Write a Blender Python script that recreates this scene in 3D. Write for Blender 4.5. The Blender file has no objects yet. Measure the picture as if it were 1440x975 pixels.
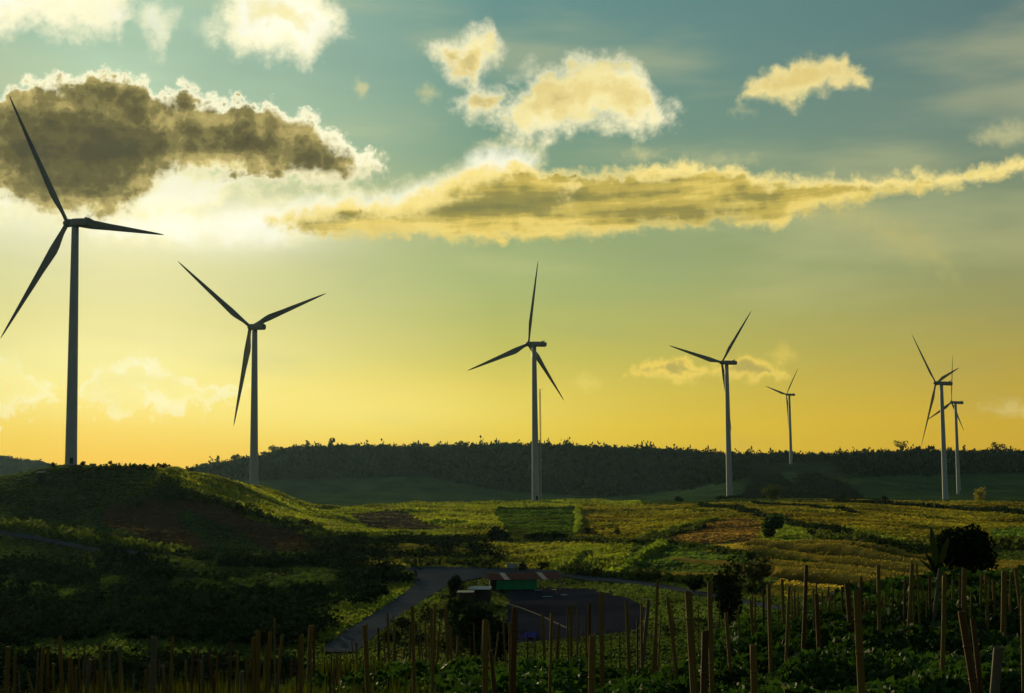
import bpy, math, random
import numpy as np
from mathutils import Vector, Matrix
random.seed(7)
RNG = np.random.default_rng(11)
SC = bpy.context.scene
COL = SC.collection
R = math.radians

# ------------------------------------------------------------------ camera
PITCH = R(5.1); ROLL = R(.57); F = 1978.0
fw = np.array([0, math.cos(PITCH), math.sin(PITCH)])
_r0 = np.array([1., 0, 0]); _u0 = np.cross(_r0, fw)
rt = math.cos(ROLL)*_r0 - math.sin(ROLL)*_u0
up = math.cos(ROLL)*_u0 + math.sin(ROLL)*_r0
cam = bpy.data.cameras.new('camera'); camo = bpy.data.objects.new('camera', cam); COL.objects.link(camo)
cam.sensor_width = 36; cam.lens = 36*F/1440; cam.clip_start = .2; cam.clip_end = 30000
camo.matrix_world = Matrix(((rt[0], up[0], -fw[0], 0), (rt[1], up[1], -fw[1], 0), (rt[2], up[2], -fw[2], 0), (0, 0, 0, 1)))
SC.camera = camo
SC.render.resolution_x = 1024; SC.render.resolution_y = 693
SC.view_settings.view_transform = 'Standard'; SC.view_settings.look = 'None'
SC.view_settings.exposure = 0; SC.view_settings.gamma = 1; SC.view_settings.use_curve_mapping = False
SC.cycles.max_bounces = 5; SC.cycles.diffuse_bounces = 2; SC.cycles.glossy_bounces = 2
SC.cycles.transmission_bounces = 3; SC.cycles.volume_bounces = 0; SC.cycles.transparent_max_bounces = 6

def ray(px, py):
    v = fw*F + rt*(px-720) + up*(487.5-py)
    return v/np.linalg.norm(v)
def at(px, py, d):
    v = ray(px, py); return v*(d/math.hypot(v[0], v[1]))
def azel(px, py):
    v = ray(px, py); return math.degrees(math.atan2(v[0], v[1])), math.degrees(math.asin(v[2]))
def pix(x, y, z):                                  # arrays -> photograph coordinates (used only to look up land cover)
    w = x*fw[0]+y*fw[1]+z*fw[2]; w = np.where(w > .1, w, .1)
    return 720+F*(x*rt[0]+y*rt[1]+z*rt[2])/w, 487.5-F*(x*up[0]+y*up[1]+z*up[2])/w
def lin(c):
    return tuple((v/255/12.92 if v <= 10 else ((v/255+.055)/1.055)**2.4) for v in c[:3])

SUN_AZ = -20.5; SUN_EL = 9.0

# ------------------------------------------------------------------ sky
world = bpy.data.worlds.new('World'); SC.world = world; world.use_nodes = True
nt = world.node_tree; N = nt.nodes; L = nt.links
N.clear()
def nd(t, **k):
    n = N.new(t)
    for a, v in k.items(): setattr(n, a, v)
    return n
def put(sock, v):
    if isinstance(v, bpy.types.NodeSocket): L.new(v, sock)
    else: sock.default_value = v
def m(op, a, b=0.0, c=None, clamp=False):
    n = nd('ShaderNodeMath', operation=op); n.use_clamp = clamp
    put(n.inputs[0], a); put(n.inputs[1], b)
    if c is not None: put(n.inputs[2], c)
    return n.outputs[0]
def vm(op, a, b=None, scale=None):
    n = nd('ShaderNodeVectorMath', operation=op); put(n.inputs[0], a)
    if b is not None: put(n.inputs[1], b)
    if scale is not None: put(n.inputs['Scale'], scale)
    return n.outputs[0] if op not in ('LENGTH', 'DOT_PRODUCT', 'DISTANCE') else n.outputs['Value']
def mr(v, a, b, c=0.0, d=1.0, smooth=False):
    n = nd('ShaderNodeMapRange'); n.interpolation_type = 'SMOOTHSTEP' if smooth else 'LINEAR'
    put(n.inputs[0], v); put(n.inputs[1], a); put(n.inputs[2], b); put(n.inputs[3], c); put(n.inputs[4], d)
    return n.outputs[0]
def ramp(v, stops, interp='LINEAR'):
    n = nd('ShaderNodeValToRGB'); cr = n.color_ramp; cr.interpolation = interp
    while len(cr.elements) > 1: cr.elements.remove(cr.elements[-1])
    for i, (p, c) in enumerate(stops):
        e = cr.elements[0] if i == 0 else cr.elements.new(p)
        e.position = p; e.color = (*lin(c), 1)
    put(n.inputs[0], v); return n.outputs[0]
def mixc(f, a, b, mode='MIX'):
    n = nd('ShaderNodeMix', data_type='RGBA', blend_type=mode)
    put(n.inputs[0], f); put(n.inputs[6], a); put(n.inputs[7], b); return n.outputs[2]
def noise(vec, scale, detail=5, rough=.55, out=0):
    n = nd('ShaderNodeTexNoise'); L.new(vec, n.inputs['Vector'])
    n.inputs['Scale'].default_value = scale; n.inputs['Detail'].default_value = detail; n.inputs['Roughness'].default_value = rough
    return n.outputs[out]
def curve(v, pts):
    n = nd('ShaderNodeFloatCurve'); c = n.mapping.curves[0]; n.mapping.use_clip = False
    pts = sorted(pts)
    while len(c.points) > 2: c.points.remove(c.points[1])
    c.points[0].location = pts[0]; c.points[-1].location = pts[-1]
    for p in pts[1:-1]: c.points.new(*p)
    for p in c.points: p.handle_type = 'AUTO_CLAMPED'
    n.mapping.update(); put(n.inputs['Value'], v); n.inputs['Factor'].default_value = 1
    return n.outputs[0]

tc = nd('ShaderNodeTexCoord'); D = tc.outputs['Generated']
sep = nd('ShaderNodeSeparateXYZ'); L.new(D, sep.inputs[0])
AZ = m('MULTIPLY', m('ARCTAN2', sep.outputs[0], sep.outputs[1]), 57.29578)
EL = m('MULTIPLY', m('ARCSINE', sep.outputs[2]), 57.29578)
def elp(e): return max(0, min(1, (e+2)/92))**.5      # finer stops near the horizon
ELN = m('POWER', m('MULTIPLY', m('MAXIMUM', m('ADD', EL, 2.0), 0.0), 1/92), .5)
def skyramp(st): return ramp(ELN, [(elp(e), c) for e, c in st])
near = skyramp([(-2, (240, 178, 50)), (0, (248, 190, 55)), (1.9, (250, 208, 74)), (3.4, (254, 230, 118)), (4.8, (244, 231, 148)), (7.6, (224, 220, 156)),
                (10.5, (220, 216, 160)), (13.3, (190, 212, 172)), (16, (182, 208, 176)), (18.9, (168, 198, 172)), (30, (105, 148, 145)), (60, (62, 98, 112)), (90, (45, 78, 98))])
mid = skyramp([(-2, (205, 165, 35)), (0, (226, 186, 38)), (1.9, (228, 196, 48)), (3.2, (218, 196, 72)), (4.8, (196, 190, 90)), (7.6, (168, 181, 114)), (10.5, (148, 168, 122)), (13.3, (122, 155, 132)),
               (16, (112, 150, 138)), (18.9, (106, 146, 140)), (30, (82, 122, 128)), (60, (52, 88, 105)), (90, (42, 74, 95))])
far_ = skyramp([(-2, (175, 135, 30)), (0, (205, 162, 38)), (1.9, (205, 168, 42)), (4.8, (172, 158, 78)), (7.6, (148, 152, 102)), (10.5, (126, 142, 112)), (13.3, (112, 135, 122)),
                (16, (100, 127, 122)), (18.9, (88, 120, 122)), (30, (68, 102, 112)), (60, (46, 78, 96)), (90, (42, 72, 92))])
away = skyramp([(-2, (80, 84, 70)), (0, (105, 100, 78)), (4.8, (98, 102, 90)), (10.5, (82, 98, 98)), (18.9, (66, 88, 98)), (40, (50, 74, 92)), (90, (42, 72, 92))])
DAZ = m('ABSOLUTE', m('ADD', AZ, 17.5+ -2.0))
sky = mixc(mr(DAZ, 1, 15), near, mid)
sky = mixc(mr(DAZ, 16, 35), sky, far_)
sky = mixc(mr(DAZ, 36, 120, smooth=True), sky, away)
# soft broad streaks of thin high cloud
cmb = nd('ShaderNodeCombineXYZ'); L.new(m('MULTIPLY', m('ADD', AZ, m('MULTIPLY', EL, .5)), .075), cmb.inputs[0]); L.new(m('MULTIPLY', EL, .34), cmb.inputs[1]); L.new(sep.outputs[0], cmb.inputs[2])
thin = noise(cmb.outputs[0], 1.0, 4, .5)
sky = mixc(m('MULTIPLY', mr(thin, .46, .72, smooth=True), m('MULTIPLY', mr(EL, 3.5, 9), .55)), sky, mixc(.5, sky, (*lin((225, 215, 150)), 1)))
sky = mixc(m('MULTIPLY', mr(thin, .47, .25, smooth=True), .30), sky, mixc(.55, sky, (*lin((85, 130, 130)), 1)))
# glow round the hidden sun
def glow(px, py, sx, sy, col, amt, base):
    a, e = azel(px, py)
    q = m('ADD', m('POWER', m('DIVIDE', m('SUBTRACT', AZ, a), sx), 2.0), m('POWER', m('DIVIDE', m('SUBTRACT', EL, e), sy), 2.0))
    g = m('MULTIPLY', m('EXPONENT', m('MULTIPLY', q, -1.0)), amt)
    return mixc(g, base, (*lin(col), 1))
sky = glow(150, 345, 7.5, 2.8, (255, 244, 180), .30, sky)
sky = glow(470, 575, 8, 1.4, (255, 236, 128), .6, sky)
sky = glow(320, 318, 3.6, 1.0, (255, 255, 235), .85, sky)
sky = glow(40, 290, 5.0, 1.6, (255, 253, 225), .6, sky)
sky = glow(120, 520, 8, 1.6, (255, 246, 170), .5, sky)

# shared cloud noise
W1 = vm('SUBTRACT', noise(D, 26, 7, .6, 1), (.5, .5, .5))
sw1 = nd('ShaderNodeSeparateXYZ'); L.new(W1, sw1.inputs[0])
vor = nd('ShaderNodeTexVoronoi'); vor.feature = 'SMOOTH_F1'; L.new(vm('ADD', D, vm('SCALE', W1, scale=.02)), vor.inputs['Vector'])
vor.inputs['Scale'].default_value = 88; vor.inputs['Detail'].default_value = 2.5; vor.inputs['Roughness'].default_value = .6; vor.inputs['Smoothness'].default_value = .35
BIL = m('SUBTRACT', .62, vor.outputs['Distance'])
P2 = vm('ADD', D, (-.005, 0, -.009))
NA = noise(D, 30, 4, .5); NB = noise(P2, 30, 4, .5)
REL = m('SUBTRACT', NA, NB)
NC = noise(D, 75, 7, .62)
cm2 = nd('ShaderNodeCombineXYZ'); L.new(m('MULTIPLY', AZ, .16), cm2.inputs[0]); L.new(m('MULTIPLY', m('ADD', EL, m('MULTIPLY', AZ, -.035)), 1.15), cm2.inputs[1])
STK = noise(cm2.outputs[0], 1.0, 5, .5)
NL = noise(vm('MULTIPLY', D, (1, 1, 2.2)), 15, 4, .55)
def cloud(prev, top, bot, stops, warp=.8, bil=.5, soft=.12, core=1.0, fine=.5, rel=2.0, streak=0.0, opac=1.0, lower=1.0, mod=.35, bias=.12, puff=.18, rim=None, na=.5):
    """top / bot: outline, turned to azimuth and elevation on the sky; rim = (colour, width in degrees, strength above, strength below)"""
    T = [azel(*p) for p in top]; B = [azel(*p) for p in bot]
    a0 = min(T[0][0], B[0][0]); a1 = max(T[-1][0], B[-1][0])
    aw = m('ADD', AZ, m('MULTIPLY', sw1.outputs[0], warp)); ew = m('ADD', EL, m('MULTIPLY', sw1.outputs[1], warp))
    u = m('DIVIDE', m('SUBTRACT', aw, a0), a1-a0)
    t = m('MULTIPLY', curve(u, [((a-a0)/(a1-a0), e/30) for a, e in T]), 30.0)
    b = m('MULTIPLY', curve(u, [((a-a0)/(a1-a0), e/30) for a, e in B]), 30.0)
    j = m('ADD', m('ADD', m('MULTIPLY', BIL, bil), bias), m('MULTIPLY', m('SUBTRACT', NC, .5), fine))
    dt = m('SUBTRACT', t, ew); db = m('MULTIPLY', m('SUBTRACT', ew, b), lower)
    fs = m('MINIMUM', m('MINIMUM', dt, db), m('MINIMUM', m('SUBTRACT', aw, a0), m('SUBTRACT', a1, aw)))
    f = m('ADD', fs, j)
    alpha = m('MULTIPLY', mr(f, -soft, soft, smooth=True), opac)
    q = m('ADD', m('DIVIDE', m('ADD', m('MULTIPLY', f, .35), m('MULTIPLY', fs, .65)), core), m('MULTIPLY', REL, -rel))
    q = m('ADD', q, m('MULTIPLY', m('SUBTRACT', NA, .5), na))
    q = m('ADD', q, m('MULTIPLY', m('ADD', BIL, .12), puff))
    if streak: q = m('ADD', q, m('MULTIPLY', m('SUBTRACT', STK, .5), streak))
    q = m('ADD', m('MULTIPLY', m('TANH', m('MULTIPLY', m('SUBTRACT', q, .45), 1.35)), .56), .5)
    c = ramp(q, stops, 'EASE')
    if mod: c = vm('SCALE', c, scale=m('ADD', 1.0, m('MULTIPLY', m('SUBTRACT', NL, .5), mod)))
    if rim:
        col, wd, up_, dn = rim; wv = m('MULTIPLY', m('MAXIMUM', m('ADD', m('MULTIPLY', NA, 1.4), m('MULTIPLY', m('SUBTRACT', NL, .5), 4.5)), .25), m('MULTIPLY', wd, 1.35))
        ru = m('MULTIPLY', mr(m('DIVIDE', m('ADD', dt, j), wv), .15, 1.0, 1.0, 0.0, smooth=True), up_)
        rd = m('MULTIPLY', mr(m('DIVIDE', m('ADD', db, j), wv), .15, 1.0, 1.0, 0.0, smooth=True), dn)
        c = mixc(m('MAXIMUM', ru, rd), c, (*lin(col), 1))
    return mixc(alpha, prev, c)

BR = [(0, (222, 226, 180)), (.3, (255, 250, 208)), (.7, (255, 254, 228)), (1, (245, 235, 175))]
CK = dict(soft=.6, warp=1.0, bil=.45, fine=1.5, rim=((255, 250, 212), .7, .75, .6))
# top-left and top bright clouds
sky = cloud(sky, [(-160, -60), (0, -70), (100, -60), (185, -30)], [(-160, 45), (0, 44), (60, 40), (120, 46), (165, 52), (185, 10)], BR, core=2.0, **CK)
sky = cloud(sky, [(188, 20), (205, 0), (225, 5), (244, 15)], [(188, 30), (210, 66), (225, 74), (244, 30)], BR, core=1.0, opac=.7, **CK)
sky = cloud(sky, [(280, 40), (297, 34), (312, 42)], [(280, 46), (297, 54), (312, 48)], BR, core=1.0, opac=.5, **CK)
sky = cloud(sky, [(308, -20), (350, -40), (400, -50), (440, -30), (480, 20)], [(308, 50), (330, 72), (360, 80), (400, 78), (432, 88), (450, 66), (480, 45)], BR, core=1.4, **CK)
# small cumulus
CUM = [(0, (236, 226, 165)), (.3, (246, 232, 165)), (.7, (234, 214, 142)), (1, (206, 190, 126))]
sky = cloud(sky, [(606, 64), (625, 54), (650, 50), (680, 36), (695, 40), (710, 60)], [(606, 74), (630, 100), (650, 114), (665, 116), (682, 94), (710, 78)], CUM, core=.9, rel=3.5, **CK)
sky = cloud(sky, [(648, 140), (662, 126), (685, 120), (706, 130)], [(648, 152), (665, 166), (685, 162), (706, 142)], CUM, core=.8, rel=3.5, **CK)
sky = cloud(sky, [(732, 105), (745, 92), (765, 96)], [(732, 112), (745, 118), (765, 108)], CUM, core=.8, opac=.5, **CK)
sky = cloud(sky, [(696, 165), (715, 145), (735, 124), (760, 101), (790, 92), (820, 79), (860, 78), (890, 86), (908, 104), (920, 130), (932, 150), (952, 160)],
            [(696, 174), (740, 196), (780, 192), (810, 184), (850, 174), (870, 180), (900, 182), (925, 180), (952, 168)], CUM, core=1.8, rel=3.0, **CK)
sky = cloud(sky, [(1050, 124), (1080, 102), (1110, 90), (1150, 84), (1185, 84), (1205, 94), (1220, 108)], [(1050, 134), (1090, 142), (1125, 148), (1142, 128), (1200, 122), (1220, 116)],
            [(0, (205, 202, 145)), (.35, (238, 220, 150)), (.8, (226, 204, 128)), (1, (205, 185, 118))], core=.9, rel=3, soft=.35, warp=.8, bil=.35, fine=1.2)
for (x, y, w, h, o) in ((506, 123, 9, 9, .6), (602, 131, 12, 8, .5), (900, 218, 24, 7, .4), (1046, 156, 12, 8, .3), (1420, 190, 50, 14, .4), (1420, 576, 36, 6, .4), (1000, 226, 60, 8, .3)):
    sky = cloud(sky, [(x-w, y), (x, y-h), (x+w, y)], [(x-w, y), (x, y+h), (x+w, y)], [(0, (228, 218, 150)), (1, (244, 228, 160))], soft=.35, warp=.5, bil=.3, core=.8, opac=o, fine=1.2)
# soft wisp below the long streak
sky = cloud(sky, [(1150, 282), (1230, 300), (1290, 320), (1330, 350)], [(1150, 300), (1200, 318), (1260, 352), (1330, 372)], [(0, (188, 180, 115)), (1, (198, 184, 112))], soft=.9, warp=1.2, core=2, opac=.6)
# pale mass behind the lower edge of the dark cumulus
VE = [(0, (240, 236, 180)), (.3, (255, 247, 195)), (.7, (255, 252, 220)), (1, (255, 252, 225))]
sky = cloud(sky, [(-200, 230), (0, 262), (100, 285), (180, 270), (226, 240), (250, 222), (300, 228), (400, 240), (480, 245), (530, 228)],
            [(-200, 320), (0, 312), (60, 312), (120, 330), (180, 322), (260, 312), (300, 290), (340, 268), (420, 266), (490, 262), (530, 238)], VE, soft=.6, warp=1.4, bil=.5, core=1.0, opac=.75, fine=2.2)
# broad bright veil at the left end of the streak
sky = cloud(sky, [(130, 318), (200, 302), (300, 300), (380, 288), (470, 276), (560, 266), (640, 240), (700, 206), (760, 212)], [(130, 330), (220, 342), (330, 344), (420, 330), (500, 312), (640, 300), (700, 290), (760, 280)],
            [(0, (255, 244, 185)), (.3, (255, 253, 222)), (1, (255, 255, 240))], soft=.55, warp=1.0, bil=.2, core=1.0, opac=.95, fine=1.0)
# long golden streak
STOPB = [(0, (232, 208, 118)), (.2, (230, 204, 106)), (.42, (196, 176, 88)), (.7, (152, 143, 78)), (1, (126, 125, 76))]
sky = cloud(sky, [(370, 308), (430, 292), (480, 285), (530, 283), (575, 276), (600, 264), (630, 250), (652, 240), (690, 228), (730, 226), (760, 234), (800, 242), (840, 243), (880, 238), (930, 230),
                  (990, 230), (1015, 238), (1040, 234), (1058, 244), (1100, 249), (1200, 246), (1300, 247), (1350, 242), (1400, 230), (1440, 220), (1520, 200)],
            [(370, 312), (430, 324), (500, 334), (600, 334), (680, 340), (760, 336), (850, 331), (920, 322), (1000, 314), (1060, 316), (1095, 324), (1120, 304), (1160, 290), (1200, 286), (1250, 274), (1300, 266),
             (1350, 262), (1400, 252), (1440, 242), (1520, 230)],
            STOPB, warp=.6, bil=.35, soft=.28, core=1.7, rel=.9, streak=3.4, fine=.8, mod=.5, bias=.12, puff=.12, na=.3, rim=((255, 234, 150), .95, .85, .25))
# small golden clouds over the fourth turbine
G = [(0, (222, 200, 90)), (.3, (232, 204, 92)), (.6, (190, 172, 88)), (1, (158, 150, 88))]
sky = cloud(sky, [(880, 522), (910, 508), (940, 500), (965, 504), (985, 514), (1010, 510), (1040, 500), (1060, 500), (1085, 510), (1108, 522)],
            [(880, 526), (920, 533), (960, 538), (1000, 530), (1050, 537), (1090, 536), (1108, 528)], G, soft=.2, warp=.5, bil=.35, core=.75, fine=.8)
sky = cloud(sky, [(1080, 498), (1100, 488), (1122, 496)], [(1080, 500), (1100, 510), (1122, 500)], [(0, (222, 198, 92)), (1, (222, 196, 88))], soft=.25, warp=.4, bil=.2, core=.6, opac=.7, fine=.8)
sky = cloud(sky, [(804, 538), (822, 528), (844, 536)], [(804, 540), (822, 550), (844, 540)], [(0, (232, 212, 105)), (1, (240, 215, 100))], soft=.25, warp=.4, bil=.2, core=.6, opac=.6, fine=.8)
# pale low clouds at the left
PL = [(0, (255, 252, 200)), (.16, (255, 253, 220)), (.36, (252, 240, 165)), (1, (248, 226, 135))]
sky = cloud(sky, [(108, 545), (130, 525), (160, 512), (190, 503), (215, 508), (245, 526), (300, 538), (345, 548)], [(108, 560), (160, 585), (230, 585), (300, 572), (345, 555)], PL, soft=.2, warp=.7, bil=.5, core=1.2, opac=.5, lower=.5)
sky = cloud(sky, [(-120, 515), (-40, 508), (0, 506), (15, 502), (40, 524), (80, 545)], [(-120, 590), (0, 590), (40, 580), (80, 558)], PL, soft=.2, warp=.7, bil=.5, core=1.2, opac=.5, lower=.5)
# the big dark cumulus in front of the sun: a lower lobe, then the long upper bank
DK = [(0, (255, 250, 205)), (.12, (250, 238, 170)), (.26, (196, 180, 108)), (.45, (146, 138, 88)), (.75, (118, 114, 76)), (1, (104, 102, 72))]
sky = cloud(sky, [(-260, 190), (-140, 150), (-40, 146), (0, 138), (20, 120), (60, 109), (100, 103), (140, 101), (180, 105), (204, 114), (216, 130), (235, 126), (258, 117), (276, 125), (290, 139), (310, 146),
                  (330, 139), (350, 145), (367, 149), (385, 144), (402, 162), (425, 154), (445, 166), (456, 182), (475, 188), (490, 198), (502, 212), (516, 217), (532, 229)],
            [(-260, 250), (-140, 300), (-40, 276), (0, 276), (30, 296), (80, 308), (130, 309), (180, 297), (212, 274), (232, 250), (252, 240), (280, 242), (320, 247), (360, 252), (400, 257), (450, 260), (482, 257), (506, 247), (532, 233)],
            [(0, (232, 214, 140)), (.2, (178, 162, 100)), (.42, (132, 123, 76)), (.68, (102, 96, 62)), (1, (82, 79, 56))],
            warp=.6, bil=.6, soft=.2, core=2.1, rel=1.7, fine=1.0, streak=1.6, lower=1.2, mod=.5, bias=.28, puff=.5, rim=((255, 251, 212), .62, 1.0, .65))
bg2 = nd('ShaderNodeBackground'); L.new(sky, bg2.inputs[0]); bg2.inputs[1].default_value = 1.0
out = nd('ShaderNodeOutputWorld'); L.new(bg2.outputs[0], out.inputs[0])
world.cycles.sampling_method = 'MANUAL'; world.cycles.sample_map_resolution = 512

sun = bpy.data.lights.new('sun', 'SUN'); sun.energy = 3.2; sun.angle = R(.6); sun.color = (1, .80, .42)
suno = bpy.data.objects.new('sun', sun); COL.objects.link(suno)
sd = Vector((math.sin(R(SUN_AZ))*math.cos(R(SUN_EL)), math.cos(R(SUN_AZ))*math.cos(R(SUN_EL)), math.sin(R(SUN_EL))))
suno.rotation_euler = sd.to_track_quat('Z', 'Y').to_euler()


# ------------------------------------------------------------------ helpers
def link(name, me, mat, parent=None):
    o = bpy.data.objects.new(name, me); COL.objects.link(o)
    if mat is not None and not me.materials: me.materials.append(mat)
    if parent: o.parent = parent
    return o
def tag(o, label=None, cat=None, group=None, kind=None):
    for k, v in (('label', label), ('category', cat), ('group', group), ('kind', kind)):
        if v: o[k] = v
    return o
def empty(name, loc, rz=0):
    o = bpy.data.objects.new(name, None); COL.objects.link(o); o.location = loc; o.rotation_euler = (0, 0, rz); o.empty_display_size = .5
    return o
def mesh_np(name, V, Fc, col=None, smooth=False):
    """V (n,3); Fc list of (m,k) index arrays; col (n,3) per vertex colour of the thing's own surface"""
    me = bpy.data.meshes.new(name)
    V = np.asarray(V, np.float32); me.vertices.add(len(V)); me.vertices.foreach_set('co', V.ravel())
    if not isinstance(Fc, list): Fc = [Fc]
    idx = np.concatenate([f.ravel() for f in Fc]).astype(np.int32)
    tot = np.concatenate([np.full(len(f), f.shape[1], np.int32) for f in Fc])
    st = np.concatenate([[0], np.cumsum(tot)[:-1]]).astype(np.int32)
    me.loops.add(len(idx)); me.loops.foreach_set('vertex_index', idx)
    me.polygons.add(len(tot)); me.polygons.foreach_set('loop_start', st)
    if smooth: me.polygons.foreach_set('use_smooth', np.ones(len(tot), bool))
    me.update(calc_edges=True)
    if col is not None:
        at_ = me.color_attributes.new('Col', 'FLOAT_COLOR', 'POINT')
        c4 = np.ones((len(V), 4), np.float32); c4[:, :3] = col
        at_.data.foreach_set('color', c4.ravel())
    return me
class MB:
    def __init__(s): s.v = []; s.f = []
    def add(s, v, f):
        b = len(s.v); s.v += [tuple(p) for p in v]; s.f += [tuple(i+b for i in q) for q in f]; return s
    def box(s, c, d, rot=None):
        x, y, z = d[0]/2, d[1]/2, d[2]/2
        v = [Vector((sx*x, sy*y, sz*z)) for sz in (-1, 1) for sx, sy in ((-1, -1), (1, -1), (1, 1), (-1, 1))]
        if rot: v = [rot @ p for p in v]
        v = [p+Vector(c) for p in v]
        return s.add(v, [(3, 2, 1, 0), (4, 5, 6, 7), (0, 1, 5, 4), (1, 2, 6, 5), (2, 3, 7, 6), (3, 0, 4, 7)])
    def loft(s, rings, cap=True):
        n = len(rings[0]); v = [p for r in rings for p in r]; f = []
        for i in range(len(rings)-1):
            for j in range(n):
                f.append((i*n+j, i*n+(j+1) % n, (i+1)*n+(j+1) % n, (i+1)*n+j))
        if cap: f.append(tuple(range(n))[::-1]); f.append(tuple((len(rings)-1)*n+j for j in range(n)))
        return s.add(v, f)
    def tube(s, pts, rad, n=8):
        pts = [Vector(p) for p in pts]; rings = []
        if not hasattr(rad, '__len__'): rad = [rad]*len(pts)
        for i, p in enumerate(pts):
            d = (pts[min(i+1, len(pts)-1)]-pts[max(i-1, 0)]).normalized()
            a = d.orthogonal().normalized(); b = d.cross(a)
            if i and abs(d.z) > .7: a = Vector((1, 0, 0)); a = (a-d*a.dot(d)).normalized(); b = d.cross(a)
            elif abs(d.z) > .7: a = Vector((1, 0, 0)); a = (a-d*a.dot(d)).normalized(); b = d.cross(a)
            rings.append([p+(a*math.cos(2*math.pi*k/n)+b*math.sin(2*math.pi*k/n))*rad[i] for k in range(n)])
        return s.loft(rings)
    def build(s, name, mat, parent=None, smooth=False, loc=None):
        me = bpy.data.meshes.new(name); me.from_pydata(s.v, [], s.f); me.update()
        if smooth:
            me.polygons.foreach_set('use_smooth', [True]*len(me.polygons))
        o = link(name, me, mat, parent)
        if loc: o.location = loc
        return o

# ------------------------------------------------------------------ materials
def material(name, col=(.5, .5, .5), rough=.8, var=.25, scale=4.0, spec=.3, attr=False, transl=0.0, bump=0.0, metal=0.0, stretch=None, tcol=None):
    mt = bpy.data.materials.new(name); mt.use_nodes = True; t = mt.node_tree; n = t.nodes; l = t.links
    p = n['Principled BSDF']; p.inputs['Roughness'].default_value = rough; p.inputs['Specular IOR Level'].default_value = spec; p.inputs['Metallic'].default_value = metal
    tcn = n.new('ShaderNodeTexCoord'); nz = n.new('ShaderNodeTexNoise'); nz.inputs['Scale'].default_value = scale; nz.inputs['Detail'].default_value = 6; nz.inputs['Roughness'].default_value = .62
    if stretch:
        mp = n.new('ShaderNodeMapping'); mp.inputs['Scale'].default_value = stretch; l.new(tcn.outputs['Object'], mp.inputs[0]); l.new(mp.outputs[0], nz.inputs['Vector'])
    else: l.new(tcn.outputs['Object'], nz.inputs['Vector'])
    r = n.new('ShaderNodeMapRange'); r.inputs[1].default_value = .25; r.inputs[2].default_value = .75; r.inputs[3].default_value = 1-var; r.inputs[4].default_value = 1+var
    l.new(nz.outputs[0], r.inputs[0])
    mx = n.new('ShaderNodeMix'); mx.data_type = 'RGBA'; mx.blend_type = 'MULTIPLY'; mx.inputs[0].default_value = 1
    if attr:
        a = n.new('ShaderNodeVertexColor'); a.layer_name = 'Col'; l.new(a.outputs[0], mx.inputs[6])
    else: mx.inputs[6].default_value = (*col, 1)
    l.new(r.outputs[0], mx.inputs[7]); l.new(mx.outputs[2], p.inputs['Base Color'])
    if bump:
        b = n.new('ShaderNodeBump'); b.inputs['Strength'].default_value = bump; b.inputs['Distance'].default_value = .3; l.new(nz.outputs[0], b.inputs['Height']); l.new(b.outputs[0], p.inputs['Normal'])
    if transl:
        tr = n.new('ShaderNodeBsdfTranslucent'); ms = n.new('ShaderNodeMixShader'); ms.inputs[0].default_value = transl
        tm = n.new('ShaderNodeMix'); tm.data_type = 'RGBA'; tm.blend_type = 'MULTIPLY'; tm.inputs[0].default_value = 1; tm.inputs[7].default_value = (*(tcol or (1.6, 1.7, .7)), 1)
        l.new(mx.outputs[2], tm.inputs[6]); l.new(tm.outputs[2], tr.inputs[0])
        l.new(p.outputs[0], ms.inputs[1]); l.new(tr.outputs[0], ms.inputs[2]); l.new(ms.outputs[0], n['Material Output'].inputs[0])
    return mt
M = {}
M['ground'] = material('meadow_ground', rough=1, var=.5, scale=.35, attr=True, bump=.8, spec=0)
M['grass'] = material('grass_blades', rough=.7, var=.2, scale=.2, attr=True, transl=.5, spec=.03)
M['leaf'] = material('leaves', rough=.7, var=.25, scale=1.5, attr=True, transl=.3, spec=.12)
M['darkleaf'] = material('dark_leaves', rough=.95, var=.3, scale=.8, attr=True, transl=.03, spec=.0)
M['bark'] = material('bark', (.06, .045, .03), .9, .3, 6, .2)
M['road'] = material('asphalt', (.060, .066, .082), 1, .3, .12, .0)
M['yard'] = material('dark_gravel', (.022, .023, .036), 1, .6, .05, .0)
M['kerb'] = material('worn_concrete', (.10, .095, .085), 1, .3, 1.5, .02)
M['white'] = material('tower_paint', (.38, .40, .40), .5, .06, .3, .3)
M['blade'] = material('blade_paint', (.22, .23, .23), .5, .06, .3, .3)
M['bamboo'] = material('dry_bamboo', (.165, .105, .022), .7, .6, 7, .12, stretch=(5, 5, .8))
M['bamboo2'] = material('weathered_grey_bamboo', (.12, .105, .06), .7, .5, 7, .12, stretch=(5, 5, .8))
M['bamboo3'] = material('brown_bamboo', (.10, .052, .017), .7, .6, 7, .1, stretch=(5, 5, .8))
M['node'] = material('bamboo_ring', (.09, .065, .03), .7, .2, 8)
M['rust'] = material('rusty_red_sheet', (.12, .055, .046), 1, .4, 1.5, .0)
M['clear'] = material('pale_roof_sheet', (.42, .34, .30), .9, .15, 1.5, .05)
M['green'] = material('green_shade_net', (.008, .24, .10), .9, .25, 1.2, .2)
M['wood'] = material('old_timber', (.07, .05, .035), .85, .3, 4, .2)
M['pale'] = material('pale_blue_sheet', (.26, .33, .37), .9, .15, 2, .05)
M['cream'] = material('cream_sheet', (.36, .36, .25), .9, .15, 2, .05)
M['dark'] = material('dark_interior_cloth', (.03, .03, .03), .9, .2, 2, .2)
M['redp'] = material('faded_red_plastic', (.25, .05, .03), .6, .2, 2, .3)
M['bluep'] = material('blue_plastic', (.015, .02, .16), 1, .2, 2, .0)
M['steel'] = material('galvanised_steel', (.3, .3, .3), .5, .1, 2, .4, metal=.5)

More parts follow.
